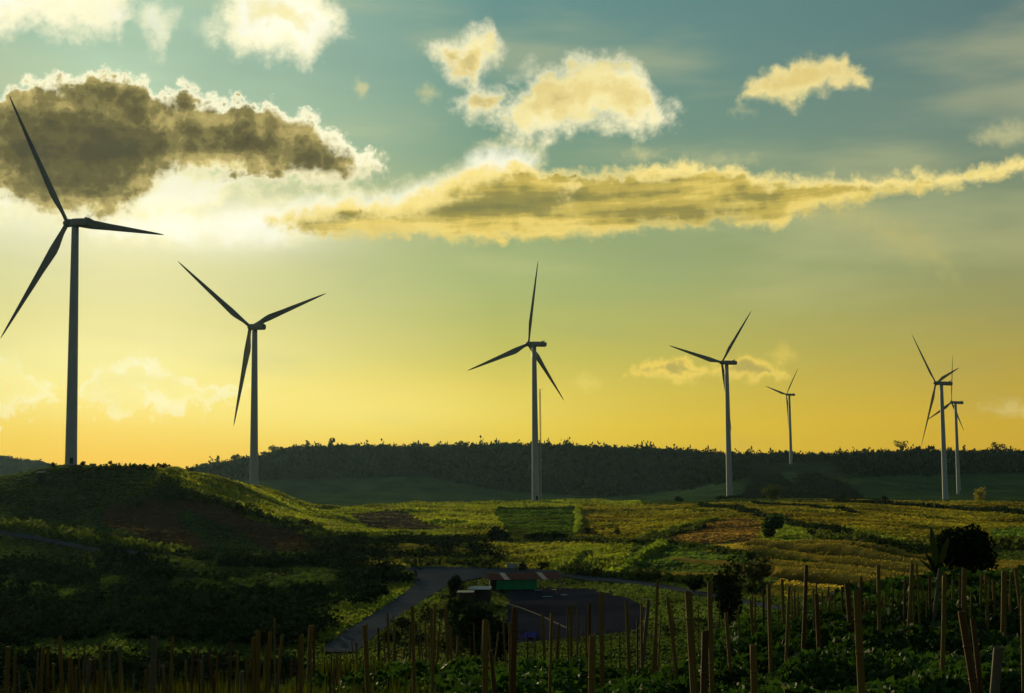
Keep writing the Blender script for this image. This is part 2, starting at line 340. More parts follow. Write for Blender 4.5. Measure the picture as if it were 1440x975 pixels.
# ------------------------------------------------------------------ terrain height
def pchip(x, y, xq):
    x = np.asarray(x, float); y = np.asarray(y, float); h = np.diff(x); dl = np.diff(y)/h
    d = np.zeros_like(y)
    for i in range(1, len(x)-1):
        if dl[i-1]*dl[i] > 0:
            w1 = 2*h[i]+h[i-1]; w2 = h[i]+2*h[i-1]; d[i] = (w1+w2)/(w1/dl[i-1]+w2/dl[i])
    d[0] = dl[0]; d[-1] = dl[-1]
    i = np.clip(np.searchsorted(x, xq)-1, 0, len(h)-1); t = np.clip((xq-x[i])/h[i], 0, 1)
    return (2*t**3-3*t**2+1)*y[i]+(t**3-2*t**2+t)*h[i]*d[i]+(-2*t**3+3*t**2)*y[i+1]+(t**3-t**2)*h[i]*d[i+1]
NEAR_L = [(1.5, 'z', -1.75), (3, 'z', -1.9), (8, 'z', -2.4), (15, 'z', -3.2), (25, 'z', -4.35), (33, 'z', -5.6), (60, 'z', -13), (100, 'z', -19.5)]
NEAR_M = [(1.5, 'z', -1.75), (3, 'z', -1.9), (8, 'z', -2.35), (15, 'z', -3.05), (25, 'z', -4.15), (38, 'z', -5.5), (60, 'z', -10.5), (100, 'z', -18.5)]
def P(s):                       # "d:y d:y" -> (distance, row of the photograph it shows on)
    return [(float(a.split(':')[0]), 'y', float(a.split(':')[1])) for a in s.split()]
def Z(s): return [(float(a.split(':')[0]), 'z', float(a.split(':')[1])) for a in s.split()]
TAB = {
 -5200: Z('1.5:-1.75 30:-3 100:-12 300:-18 1000:-20 3000:-10 9000:-20'),
 -1100: Z('1.5:-1.75 8:-2.4 25:-4.2 60:-11 150:-20 330:-15 470:0 700:0 1000:-18 2000:0 3000:50 5000:20 9000:-20'),
 -300: NEAR_L+Z('150:-21 250:-20 330:-18 400:-11 480:1 560:4 700:0 1000:-20 1800:-12 2500:25 3000:62 5000:20 9000:-25'),
 0: NEAR_L+Z('150:-21.5 250:-21 340:-19')+P('392:748 430:722 470:693 512:669')+Z('600:-3 800:-18 1200:-26 2000:-20')+P('2600:664 3000:646')+Z('4200:20 9000:-25'),
 45: NEAR_L+Z('150:-21.5 250:-21 340:-19.6')+P('382:757 420:728 460:697 510:662')+Z('590:-3 800:-18 1200:-26 2000:-22')+P('2600:668 3000:651')+Z('4200:10 9000:-25'),
 90: NEAR_L+Z('150:-21.5 250:-21.3 340:-20.5')+P('370:767 405:740 445:708 485:675 515:656')+Z('548:4.2 590:2 660:-6 800:-18 1200:-28 2000:-25 2600:-12')+P('3000:662')+Z('4200:-10 9000:-28'),
 160: NEAR_L+Z('150:-21.5 250:-21.5')+P('350:775 390:747 430:712 470:680 512:657')+Z('545:3.2 600:0 660:-6 800:-18 1200:-30 2000:-30 3000:-30 4200:-30 9000:-32'),
 215: NEAR_L+Z('150:-21.5 250:-21.6')+P('345:780 385:752 425:716 465:682 505:660')+Z('560:2.2 600:0 660:-6 800:-20 1200:-30 2000:-26 2400:-20 3000:-28 4200:-30 9000:-32'),
 260: NEAR_L+Z('150:-21.5 250:-21.7')+P('340:784 385:752 420:722 448:700 466:686 540:663')+Z('580:1.4 660:-4 800:-20 1200:-30 1800:-20')+P('2300:668')+Z('2600:0 3000:-20 4200:-30 9000:-32'),
 310: NEAR_L+Z('150:-21.6 250:-21.8')+P('340:786 385:756 428:724 452:708 480:698 560:671')+Z('610:-2 700:-10 850:-20 1200:-30 1800:-14')+P('2300:656')+Z('2600:10 3000:-20 4200:-30 9000:-32'),
 360: NEAR_L+Z('150:-21.6 250:-21.8')+P('335:790 385:762 430:738 452:722 480:712 590:687 716:690')+Z('850:-20 1200:-30 1800:-10')+P('2300:648')+Z('2600:10 3000:-20 4200:-30 9000:-32'),
 450: NEAR_M+Z('150:-21.8')+P('330:791 385:768 430:752 455:742 520:727 650:714')+Z('760:-20 1000:-28')+P('1500:706 1900:670 2300:637')+Z('2600:20 3000:-10 4200:-30 9000:-32'),
 600: NEAR_M+Z('150:-21.8')+P('220:860 315:800 370:779 410:761 480:743 600:723 770:709')+Z('880:-22 1100:-30')+P('1500:706 1900:668 2300:634')+Z('2600:24 3000:-10 4200:-30 9000:-32'),
 750: NEAR_M+Z('150:-21.9')+P('215:870 268:832 320:803 350:785 402:765 440:756 540:736 680:715 820:705')+Z('910:-21 1100:-30')+P('1500:707 1800:694 2300:634')+Z('2600:24 3000:-10 4200:-30 9000:-32'),
 900: NEAR_M+Z('150:-20.8')+P('190:885 262:830 300:812 330:796 380:769 430:757 520:737 680:717 810:708')+Z('950:-22 1100:-30')+P('1500:707 1850:692 2300:640')+Z('2600:24 3000:-10 4200:-30 9000:-32'),
 1050: Z('1.5:-1.75 3:-1.9 8:-2.3 15:-2.85 25:-3.65 45:-5.0 60:-7.2 100:-14.5 150:-18.5')+P('215:850 245:829 290:801 330:781 380:764 450:746 560:726 700:712 820:706 980:702')+Z('1150:-28')+P('1400:698 1700:672 2300:647')+Z('2600:20 3000:-10 4200:-30 9000:-32'),
 1200: Z('1.5:-1.75 3:-1.9 8:-2.3 15:-2.8 25:-3.4 45:-4.3 58:-4.9 75:-7 110:-13 160:-18')+P('250:823 300:792 350:768 420:754 520:735 680:716 800:707')+Z('900:-19')+P('1100:707')+Z('1250:-27')+P('1450:694 1700:668 2300:645')+Z('2600:20 3000:-10 4200:-30 9000:-32'),
 1350: Z('1.5:-1.75 3:-1.9 8:-2.3 15:-2.75 25:-3.3 45:-4.1 70:-5.0 90:-7.5 130:-14 180:-18')+P('290:804 340:783 400:766 490:746 600:730 720:718 800:713')+Z('900:-20')+P('1100:711')+Z('1250:-27')+P('1450:699 1800:673 2300:643')+Z('2600:24 3000:-10 4200:-30 9000:-32'),
 1500: Z('1.5:-1.75 3:-1.9 8:-2.3 15:-2.75 25:-3.25 45:-4.0 75:-5.0 95:-7.5 130:-13 180:-18')+P('285:805 320:790 390:770 480:748 600:732 720:721 800:716')+Z('900:-20 1100:-22 1250:-27')+P('1450:703 1800:676 2300:645')+Z('2600:24 3000:-10 4200:-30 9000:-32'),
 2600: Z('1.5:-1.75 8:-2.3 25:-3.2 60:-5 120:-12 300:-18 800:-18 1250:-26 1800:-8 2300:35 3000:0 9000:-32'),
 6700: Z('1.5:-1.75 30:-3 100:-12 300:-18 1000:-20 3000:-10 9000:-20'),
}
COLX = sorted(TAB); LND = np.linspace(math.log(1.5), math.log(9000), 420)
def col_az(px):
    if px < -400: return {-5200: -180., -1100: -50.}[px]
    if px > 1600: return {2600: 50., 6700: 180.}[px]
    return azel(px, 665)[0]
AZC = np.array([col_az(p) for p in COLX]); GRID = np.zeros((len(COLX), len(LND)))
for i, px in enumerate(COLX):
    xs = []; zs = []
    for d, k, v in TAB[px]:
        xs.append(math.log(d)); zs.append(v if k == 'z' else at(px, v, d)[2])
    GRID[i] = pchip(xs, zs, LND)
AZF = np.concatenate([np.linspace(-180, -26, 78), np.linspace(-25.9, 25.9, 1037), np.linspace(26, 180, 78)])
G2 = np.array([pchip(AZC, GRID[:, j], AZF) for j in range(len(LND))]).T
_ker = np.array([1, 2, 3, 4, 5, 4, 3, 2, 1.]); _ker /= _ker.sum()
for _ in range(3):
    inner = np.apply_along_axis(lambda c: np.convolve(np.pad(c, 4, 'edge'), _ker, 'valid'), 0, G2[78:-78]); G2[78:-78] = inner
def vnoise(x, y, seed=0):
    xi = np.floor(x).astype(np.int64); yi = np.floor(y).astype(np.int64); fx = x-xi; fy = y-yi
    def h(a, b):
        n = (a*374761393+b*668265263+seed*144665) & 0xffffffff; n = ((n ^ (n >> 13))*1274126177) & 0xffffffff; return ((n ^ (n >> 16)) & 0xffff)/65535.
    ux = fx*fx*(3-2*fx); uy = fy*fy*(3-2*fy)
    return (h(xi, yi)*(1-ux)+h(xi+1, yi)*ux)*(1-uy)+(h(xi, yi+1)*(1-ux)+h(xi+1, yi+1)*ux)*uy
def fbm(x, y, s, o=4, seed=0):
    v = 0; a = .5; t = 0
    for k in range(o):
        v = v+a*vnoise(x/s+17.3*k, y/s-9.1*k, seed+k); t += a; a *= .5; s = s*.5
    return v/t
ROADS = []          # world polylines kept smooth
def base_z(x, y):
    x = np.asarray(x, float); y = np.asarray(y, float)
    r = np.hypot(x, y); a = np.degrees(np.arctan2(x, y)); l = np.log(np.clip(r, 1.51, 8990))
    ia = np.clip(np.searchsorted(AZF, a)-1, 0, len(AZF)-2); ta = np.clip((a-AZF[ia])/(AZF[ia+1]-AZF[ia]), 0, 1)
    q = (l-LND[0])/(LND[1]-LND[0]); il = np.clip(q.astype(int), 0, len(LND)-2); tl = q-il
    return (G2[ia, il]*(1-tl)+G2[ia, il+1]*tl)*(1-ta)+(G2[ia+1, il]*(1-tl)+G2[ia+1, il+1]*tl)*ta
def terr(x, y):
    x = np.asarray(x, float); y = np.asarray(y, float); r = np.hypot(x, y)
    z = base_z(x, y)
    k = np.clip((r-8)/60, 0, 1)
    w = np.ones_like(z)
    for pl, hw in ROADS:
        dm = np.full(z.shape, 1e9)
        for (ax, ay), (bx, by) in zip(pl[:-1], pl[1:]):
            dx, dy = bx-ax, by-ay; t = np.clip(((x-ax)*dx+(y-ay)*dy)/(dx*dx+dy*dy), 0, 1)
            dm = np.minimum(dm, np.hypot(x-ax-t*dx, y-ay-t*dy))
        w = np.minimum(w, np.clip((dm-hw)/6, 0, 1))
    far = np.clip((r-700)/600, 0, 1)
    z = z+w*((fbm(x, y, 42, 3, 5)-.5)*(3.2*k+1*far)+(fbm(x, y, 12, 3, 8)-.5)*1.5*k*(1-far)*np.clip((r-180)/150, .3, 1)+(fbm(x, y, 160, 2, 3)-.5)*8*far)
    return z
def tz(x, y): return float(terr(np.array([x]), np.array([y]))[0])
def hit(px, py, dmin=12, dmax=3200, lift=0.0):
    v = ray(px, py); h = math.hypot(v[0], v[1]); ds = np.exp(np.linspace(math.log(dmin), math.log(dmax), 1600))
    X = v[0]/h*ds; Y = v[1]/h*ds; Zr = v[2]/h*ds; g = terr(X, Y)+lift
    i = np.argmax(Zr < g)
    if not (Zr < g).any(): i = len(ds)-1
    return X[i], Y[i], g[i]-lift, ds[i]
def hits(pts, **k): return [hit(p[0], p[1], **k) for p in pts]

# roads are found on the smooth ground first
RA = [(452, 922), (475, 905), (505, 884), (535, 862), (565, 842), (597, 822), (628, 812), (660, 806)]
RB = [(545, 801), (580, 802), (640, 803), (700, 803), (760, 806), (820, 811), (880, 818), (940, 827), (1000, 838), (1050, 848), (1100, 858)]
RL = [(-160, 725), (-60, 738), (0, 749), (50, 757), (100, 766), (150, 774), (210, 780)]
YD = [(700, 826), (760, 826), (835, 827), (880, 838), (935, 862), (915, 888), (860, 905), (760, 915), (690, 905), (700, 860)]
_ra = hits(RA, dmin=110, dmax=450); _rb = hits(RB, dmin=170, dmax=450); _rl = hits(RL, dmin=250, dmax=600); _yd = hits(YD, dmin=110, dmax=300)
ROADS.append(([p[:2] for p in _ra], 5)); ROADS.append(([p[:2] for p in _rb], 5)); ROADS.append(([p[:2] for p in _rl], 16))
cy = hit(810, 858, dmin=110, dmax=300); ROADS.append(([p[:2] for p in (hit(720, 870, dmin=110, dmax=300), cy, hit(890, 860, dmin=110, dmax=300))], 22))

# ------------------------------------------------------------------ land cover (soil and plant colours per place, plus painted light and shade on the left hill)
def inpoly(px, py, poly):
    c = np.zeros(px.shape, bool); n = len(poly)
    for i in range(n):
        x1, y1 = poly[i]; x2, y2 = poly[i-1]
        if y1 == y2: continue
        c ^= ((py < y1) != (py < y2)) & (px < (x2-x1)*(py-y1)/(y2-y1)+x1)
    return c
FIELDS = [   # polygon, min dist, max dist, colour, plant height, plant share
 ([(-2000, 400), (228, 400), (228, 672), (262, 700), (335, 716), (430, 746), (520, 775), (420, 792), (300, 790), (150, 772), (0, 742), (-2000, 560)], 330, 545, (.030, .042, .016), .35, .5),  # camera-facing hill grass: its shade put into the dark colour
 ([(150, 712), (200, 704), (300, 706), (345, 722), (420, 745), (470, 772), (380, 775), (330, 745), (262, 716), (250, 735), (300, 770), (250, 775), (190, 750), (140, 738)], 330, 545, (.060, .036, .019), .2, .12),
 ([(216, 655), (300, 664), (480, 712), (470, 745), (400, 735), (330, 712), (262, 694), (222, 676)], 430, 700, (.125, .135, .018), .9, 1.0),  # sunlit slope of the same hill: light put into the brighter grass colour
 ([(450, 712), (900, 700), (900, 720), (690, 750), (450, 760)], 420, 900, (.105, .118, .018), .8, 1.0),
 ([(486, 724), (560, 716), (640, 742), (600, 748), (520, 742)], 400, 800, (.070, .055, .036), .2, .15),
 ([(560, 714), (700, 712), (712, 748), (640, 750), (600, 735)], 400, 800, (.115, .125, .017), 1.0, 1.0),
 ([(692, 716), (815, 714), (812, 752), (712, 750)], 400, 900, (.050, .085, .012), .12, .5),
 ([(815, 712), (1300, 700), (1560, 712), (1560, 790), (1180, 770), (900, 760), (812, 755)], 385, 900, (.118, .102, .014), .45, .8),
 ([(905, 760), (960, 738), (1040, 728), (1075, 735), (1065, 765), (960, 768)], 370, 600, (.125, .072, .026), .25, .4),
 ([(1080, 732), (1200, 742), (1300, 765), (1180, 768), (1062, 764)], 370, 600, (.085, .105, .018), .5, .8),
 ([(480, 765), (940, 762), (880, 800), (700, 801), (480, 796)], 320, 460, (.125, .120, .022), .6, .9),
 ([(790, 768), (935, 765), (868, 808), (760, 803)], 300, 460, (.095, .108, .015), .8, 1.0),
 ([(892, 766), (1060, 775), (1100, 800), (1060, 830), (960, 820), (862, 808)], 250, 430, (.045, .070, .018), .4, .6),
 ([(1000, 766), (1180, 768), (1320, 782), (1560, 800), (1560, 850), (1040, 850), (1120, 800)], 225, 430, (.19, .135, .026), .3, .7),
 ([(1390, 745), (1560, 735), (1560, 775), (1400, 768)], 370, 600, (.055, .085, .018), .5, .8),
 ([(415, 905), (440, 870), (520, 830), (560, 800), (598, 800), (582, 828), (545, 856), (480, 900)], 110, 340, (.085, .105, .018), .7, 1.0),
 ([(560, 885), (640, 830), (700, 830), (700, 960), (520, 960)], 100, 300, (.045, .055, .020), .6, .9),
]
FOREST = [(-400, 600), (250, 600), (255, 668), (330, 676), (450, 674), (600, 670), (700, 690), (850, 699), (960, 690), (1040, 674), (1110, 664), (1130, 668), (1190, 672), (1300, 668), (1440, 666), (1800, 666), (1800, 400), (-400, 400)]
WOODS = [([(1040, 704), (1050, 690), (1062, 670), (1098, 669), (1107, 680), (1117, 680), (1124, 667), (1150, 668), (1195, 684), (1215, 702)], 1250, 1700)]
def cover(x, y, z):
    px, py = pix(x, y, z); d = np.hypot(x, y)
    jx = px+(fbm(x, y, 14, 3, 2)-.5)*14; jy = py+(fbm(x, y, 14, 3, 4)-.5)*5
    c = np.empty(x.shape+(3,)); h = np.full(x.shape, .5); w = np.full(x.shape, .8)
    n1 = fbm(x, y, 70, 4, 20)[..., None]
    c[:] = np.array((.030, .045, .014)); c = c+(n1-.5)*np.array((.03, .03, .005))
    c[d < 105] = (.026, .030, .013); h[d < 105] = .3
    mf = d > 950; c[mf] = (.040, .075, .026); 
    for poly, d0, d1, col, hh, ww in FIELDS:
        k = inpoly(jx, jy, poly) & (d > d0) & (d < d1)
        c[k] = col; h[k] = hh; w[k] = ww
    k = inpoly(jx, py, FOREST) & (d > 1600); c[k] = (.022, .034, .018); w[k] = 0
    for poly, d0, d1 in WOODS:
        k = inpoly(jx, py, poly) & (d > d0) & (d < d1); c[k] = (.022, .034, .018); w[k] = 0
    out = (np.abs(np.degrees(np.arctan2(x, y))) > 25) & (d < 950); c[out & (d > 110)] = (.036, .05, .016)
    k1 = fbm(x, y, 26, 4, 31); k2 = fbm(x*.5+y*.1, y*.25, 9, 3, 37)
    amp = np.clip(1-d/3000, 0, 1); v = (.45+1.1*k1)*(1+amp*1.1*(k2-.5)); v = np.clip(v, .3, 1.7)
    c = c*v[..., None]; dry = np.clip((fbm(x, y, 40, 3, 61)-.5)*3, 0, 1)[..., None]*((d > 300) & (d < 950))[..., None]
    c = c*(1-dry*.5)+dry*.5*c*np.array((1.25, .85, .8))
    return np.clip(c, .004, 1), h*(.5+k1), w*np.clip(.35+1.3*k2, 0, 1)

az = np.concatenate([np.arange(-180, -28, 4.), np.linspace(-26, 26, 430), np.arange(28, 180.1, 4.)])
rr = np.concatenate([np.exp(np.linspace(math.log(1.6), math.log(90), 110))[:-1], np.exp(np.linspace(math.log(90), math.log(950), 400))[:-1], np.exp(np.linspace(math.log(950), math.log(2700), 110))[:-1], [2700, 3000, 3500, 4200, 5000]])
A2, R2 = np.meshgrid(np.radians(az), rr, indexing='ij'); X = np.sin(A2)*R2; Y = np.cos(A2)*R2; ZZ = terr(X, Y)
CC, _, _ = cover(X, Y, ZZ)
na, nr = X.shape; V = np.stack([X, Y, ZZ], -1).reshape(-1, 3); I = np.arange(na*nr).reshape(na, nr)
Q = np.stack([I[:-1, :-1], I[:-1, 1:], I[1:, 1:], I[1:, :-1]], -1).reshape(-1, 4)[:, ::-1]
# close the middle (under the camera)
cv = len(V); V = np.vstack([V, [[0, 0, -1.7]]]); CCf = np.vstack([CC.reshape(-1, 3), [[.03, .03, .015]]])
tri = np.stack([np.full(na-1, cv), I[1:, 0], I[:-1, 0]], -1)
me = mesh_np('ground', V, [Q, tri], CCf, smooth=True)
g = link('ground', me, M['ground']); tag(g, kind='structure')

# ------------------------------------------------------------------ roads and yard
def sheet(name, left, right, mat, lift=.08, nsub=7, seg=1.2, kind='structure'):
    """ribbon draped on the ground between two world polylines"""
    def res(pl):
        pl = np.array([p[:2] for p in pl]); s = np.concatenate([[0], np.cumsum(np.hypot(*np.diff(pl, axis=0).T))]); return pl, s
    L_, sl = res(left); R_, sr = res(right); n = max(8, int(max(sl[-1], sr[-1])/seg)); t = np.linspace(0, 1, n)
    def ev(pl, s): return np.stack([pchip(s/s[-1], pl[:, 0], t), pchip(s/s[-1], pl[:, 1], t)], -1)
    a = ev(L_, sl); b = ev(R_, sr); u = np.linspace(0, 1, nsub)[:, None, None]
    P_ = a[None]*(1-u)+b[None]*u; z = terr(P_[..., 0], P_[..., 1])+lift
    V = np.dstack([P_, z]).reshape(-1, 3); I = np.arange(nsub*n).reshape(nsub, n)
    Q = np.stack([I[:-1, :-1], I[1:, :-1], I[1:, 1:], I[:-1, 1:]], -1).reshape(-1, 4)
    o = link(name, mesh_np(name, V, Q), mat)
    if o.data.polygons[0].normal.z < 0: o.data.flip_normals()
    if kind: tag(o, kind=kind)
    return o
H = lambda pts, a, b: hits(pts, dmin=a, dmax=b)
sheet('road', H([(440, 918), (478, 893), (520, 866), (552, 845), (578, 826), (586, 812), (575, 804), (548, 799)], 110, 420), H([(500, 918), (530, 893), (565, 866), (600, 842), (635, 824), (665, 815), (700, 811), (745, 806)], 110, 420), M['road'], lift=.10, nsub=24)
sheet('road', H([(545, 797.5), (600, 797.5), (680, 799), (760, 802), (820, 808), (880, 815), (940, 824), (1000, 835), (1050, 845), (1110, 856)], 170, 450),
      H([(545, 803), (600, 806), (680, 810), (760, 811), (820, 816), (880, 822), (940, 830.5), (1000, 841), (1050, 851), (1110, 862)], 170, 450), M['road'], lift=.14, nsub=8)
sheet('road', H([(-160, 722), (-60, 736), (0, 746), (50, 754), (100, 764), (150, 772), (210, 778)], 250, 600), H([(-160, 727), (-60, 741), (0, 752), (50, 760), (100, 769.5), (150, 777), (210, 782)], 250, 600), M['road'], nsub=5)
sheet('gravel_yard', H([(712, 826), (716, 846), (712, 870), (700, 915)], 100, 300), H([(835, 827), (905, 843), (937, 862), (915, 900)], 100, 300), M['yard'], lift=.12, nsub=40)
def kerb(pts, w=.16):
    p = H(pts, 100, 300); a = np.array([q[:2] for q in p]); t = np.gradient(a, axis=0); t /= np.linalg.norm(t, axis=1)[:, None]; nrm = np.stack([-t[:, 1], t[:, 0]], -1)
    return sheet('kerb', a-nrm*w, a+nrm*w, M['kerb'], lift=.24, nsub=2)
kerb([(712, 850), (735, 858), (760, 868), (785, 880), (805, 889)]); kerb([(832, 826), (862, 832), (895, 841), (920, 851), (938, 862)])

# ------------------------------------------------------------------ leaf and grass geometry
def quads(P_, size, col, aspect=1.6, upright=0.0, rng=RNG):
    """one bent leaf (4 corners) at each point, free orientation"""
    n = len(P_); a = rng.normal(size=(n, 3)); a[:, 2] += upright*np.sign(rng.random(n)+1)*1.0; a /= np.linalg.norm(a, axis=1)[:, None]
    b = rng.normal(size=(n, 3)); b -= (b*a).sum(1)[:, None]*a; b /= np.linalg.norm(b, axis=1)[:, None]
    s = np.asarray(size).reshape(-1, 1)*(.7+.6*rng.random((n, 1)))
    l = a*s*aspect*.5; w = b*s*.5
    V = np.stack([P_-l, P_+w-l*.1, P_+l, P_-w-l*.1], 1).reshape(-1, 3)
    Fq = np.arange(4*n).reshape(n, 4); C = np.repeat(col*(.75+.5*rng.random((n, 1))), 4, axis=0)
    return V, Fq, C
def tufts(P_, h, w, col, k=3, rng=RNG, jit=.5):
    """k blades (triangles) leaning out of each point"""
    n = len(P_); V = []; C = []
    for i in range(k):
        th = rng.random(n)*2*math.pi; d = np.stack([np.cos(th), np.sin(th), 0*th], -1); e = np.stack([-np.sin(th), np.cos(th), 0*th], -1)
        o = P_+e*(rng.random((n, 1))-.5)*w[:, None]*.8; hh = (h*(.6+.7*rng.random(n)))[:, None]
        V.append(np.stack([o-d*w[:, None]*.5-[0, 0, .05], o+d*w[:, None]*.5-[0, 0, .05], o+e*(rng.random((n, 1))-.5)*w[:, None]+d*(rng.random((n, 1))-.5)*w[:, None]*.6+[0, 0, 1]*hh], 1))
        C.append(np.repeat(col*(1-jit/2+jit*rng.random((n, 1))), 3, axis=0).reshape(n, 3, 3))
    V = np.stack(V, 1).reshape(-1, 3); C = np.stack(C, 1).reshape(-1, 3)
    return V, np.arange(len(V)).reshape(-1, 3), C
def merge(parts):
    V = []; Fs = {}; C = []; b = 0
    for v, f, c in parts:
        Fs.setdefault(f.shape[1], []).append(f+b); V.append(v); C.append(c); b += len(v)
    return np.vstack(V), [np.vstack(x) for x in Fs.values()], np.vstack(C)
def onroad(px, py, d):
    k = np.zeros(px.shape, bool)
    for poly, a, b in (([(440, 925), (478, 893), (520, 866), (552, 845), (578, 826), (580, 806), (545, 803), (545, 797), (760, 801), (900, 817), (1110, 855), (1110, 864), (900, 825), (760, 813), (700, 812), (635, 824), (565, 866), (500, 925)], 110, 450),
                       ([(-300, 715), (0, 746), (100, 764), (210, 778), (210, 783), (100, 770), (0, 753), (-300, 725)], 250, 600), ([(716, 829), (826, 829), (888, 843), (920, 862), (896, 890), (705, 910)], 100, 300)):
        k |= inpoly(px, py, poly) & (d > a) & (d < b)
    return k

# meadow grass on the middle slopes
n = 420000
a = np.radians(RNG.uniform(-23, 23, n)); d = np.exp(RNG.uniform(math.log(150), math.log(900), n)); x = np.sin(a)*d; y = np.cos(a)*d; z = terr(x, y)
c, h, w = cover(x, y, z); px, py = pix(x, y, z)
keep = (RNG.random(n) < w) & ~onroad(px, py, d) & (h > .06)
x, y, z, c, h, d = (v[keep] for v in (x, y, z, c, h, d))
V, Fq, C = tufts(np.stack([x, y, z], -1), .12+h*.55*(.5+fbm(x, y, 25, 3, 9)), .7+d/420., c*1.75, k=1, jit=.2)
tag(link('meadow_grass', mesh_np('meadow_grass', V, Fq, C), M['grass']), 'yellow green grass growing over the middle slopes', 'grass', kind='stuff')

# dark hedge lines, banks and rough edges between the fields
LINES = [([(1170, 706), (1250, 710), (1330, 716), (1440, 724)], 1.6, 2.4, (.010, .018, .007)), ([(985, 712), (1040, 718), (1100, 733), (1150, 745), (1200, 755)], 1.2, 1.6, (.010, .018, .007)), ([(1060, 708), (1150, 714), (1200, 722)], 1.0, 1.4, (.010, .018, .007)),
         ([(700, 716), (760, 716), (815, 715)], .7, .9, (.04, .055, .014)), ([(640, 760), (720, 762), (820, 761), (900, 765)], .9, 1.6, (.035, .045, .015)), ([(470, 757), (560, 756), (640, 758), (700, 756)], .6, 1.6, (.045, .06, .015)),
         ([(905, 762), (960, 768), (1010, 776), (1060, 786)], .8, 1.2, (.03, .042, .014)), ([(895, 762), (940, 748), (985, 736), (1010, 731)], .8, 1.0, (.13, .15, .02)), ([(900, 765), (945, 752), (990, 740)], .9, 1.4, (.04, .05, .018)),
         ([(935, 767), (905, 785), (868, 806)], 1.0, 1.2, (.14, .19, .025)), ([(830, 778), (815, 790), (800, 801)], .5, 1.0, (.03, .045, .014)), ([(1190, 771), (1240, 776), (1290, 786), (1320, 792)], 1.7, 2.6, (.010, .018, .007)),
         ([(1060, 788), (1130, 795), (1200, 806), (1280, 818)], .8, 1.2, (.04, .05, .016)), ([(1150, 764), (1220, 766), (1300, 769), (1440, 772)], 1.6, 2.2, (.05, .06, .018)), ([(1100, 782), (1160, 784), (1230, 792), (1300, 800)], .6, .8, (.06, .055, .018)),
         ([(812, 716), (814, 732), (812, 750)], .9, .9, (.16, .20, .025)), ([(790, 806), (860, 812), (940, 818), (1010, 829), (1060, 838)], 1.2, 1.6, (.03, .04, .014)), ([(222, 678), (262, 698), (335, 716), (430, 744), (470, 762)], 1.6, 3.0, (.028, .038, .014)),
         ([(0, 738), (60, 747), (120, 758), (180, 767), (260, 776)], 1.0, 2.0, (.06, .08, .018)), ([(345, 728), (420, 742), (500, 752), (600, 750)], .6, 1.2, (.13, .15, .022)), ([(565, 797), (620, 795), (700, 796)], 1.2, 1.8, (.03, .04, .014)),
         ([(1400, 768), (1480, 752)], .5, .8, (.04, .05, .014)), ([(450, 715), (520, 712), (640, 708), (760, 704), (860, 706)], .7, 1.5, (.14, .15, .022)), ([(1060, 707), (1100, 705), (1180, 705)], .3, .8, (.12, .12, .02)),
         ([(100, 664), (150, 659), (190, 658), (216, 660)], 1.2, 1.8, (.03, .04, .014)), ([(240, 664), (300, 668), (360, 687), (430, 707), (470, 714)], .8, 1.6, (.14, .15, .022))]
parts = []
for pts, hh, wd, col in LINES:
    hp = np.array([hit(p[0], p[1], dmin=200, dmax=1000)[:2] for p in pts]); s = np.concatenate([[0], np.cumsum(np.hypot(*np.diff(hp, axis=0).T))]); nn = int(s[-1]*13)
    t = RNG.random(nn)*s[-1]; x = np.interp(t, s, hp[:, 0])+RNG.normal(size=nn)*wd*.5; y = np.interp(t, s, hp[:, 1])+RNG.normal(size=nn)*wd*1.6
    z = terr(x, y)+RNG.random(nn)*hh*(.5+1.6*fbm(x, y, 11, 2, 6)); parts.append(quads(np.stack([x, y, z], -1), .55+hh*.3, np.array(col)[None]*np.ones((nn, 1)), upright=.5))
V, Fq, C = merge(parts)
tag(link('rough_hedges', mesh_np('rough_hedges', V, Fq, C), M['grass']), 'dark rough strips of weeds along the field edges', 'weeds', kind='stuff')

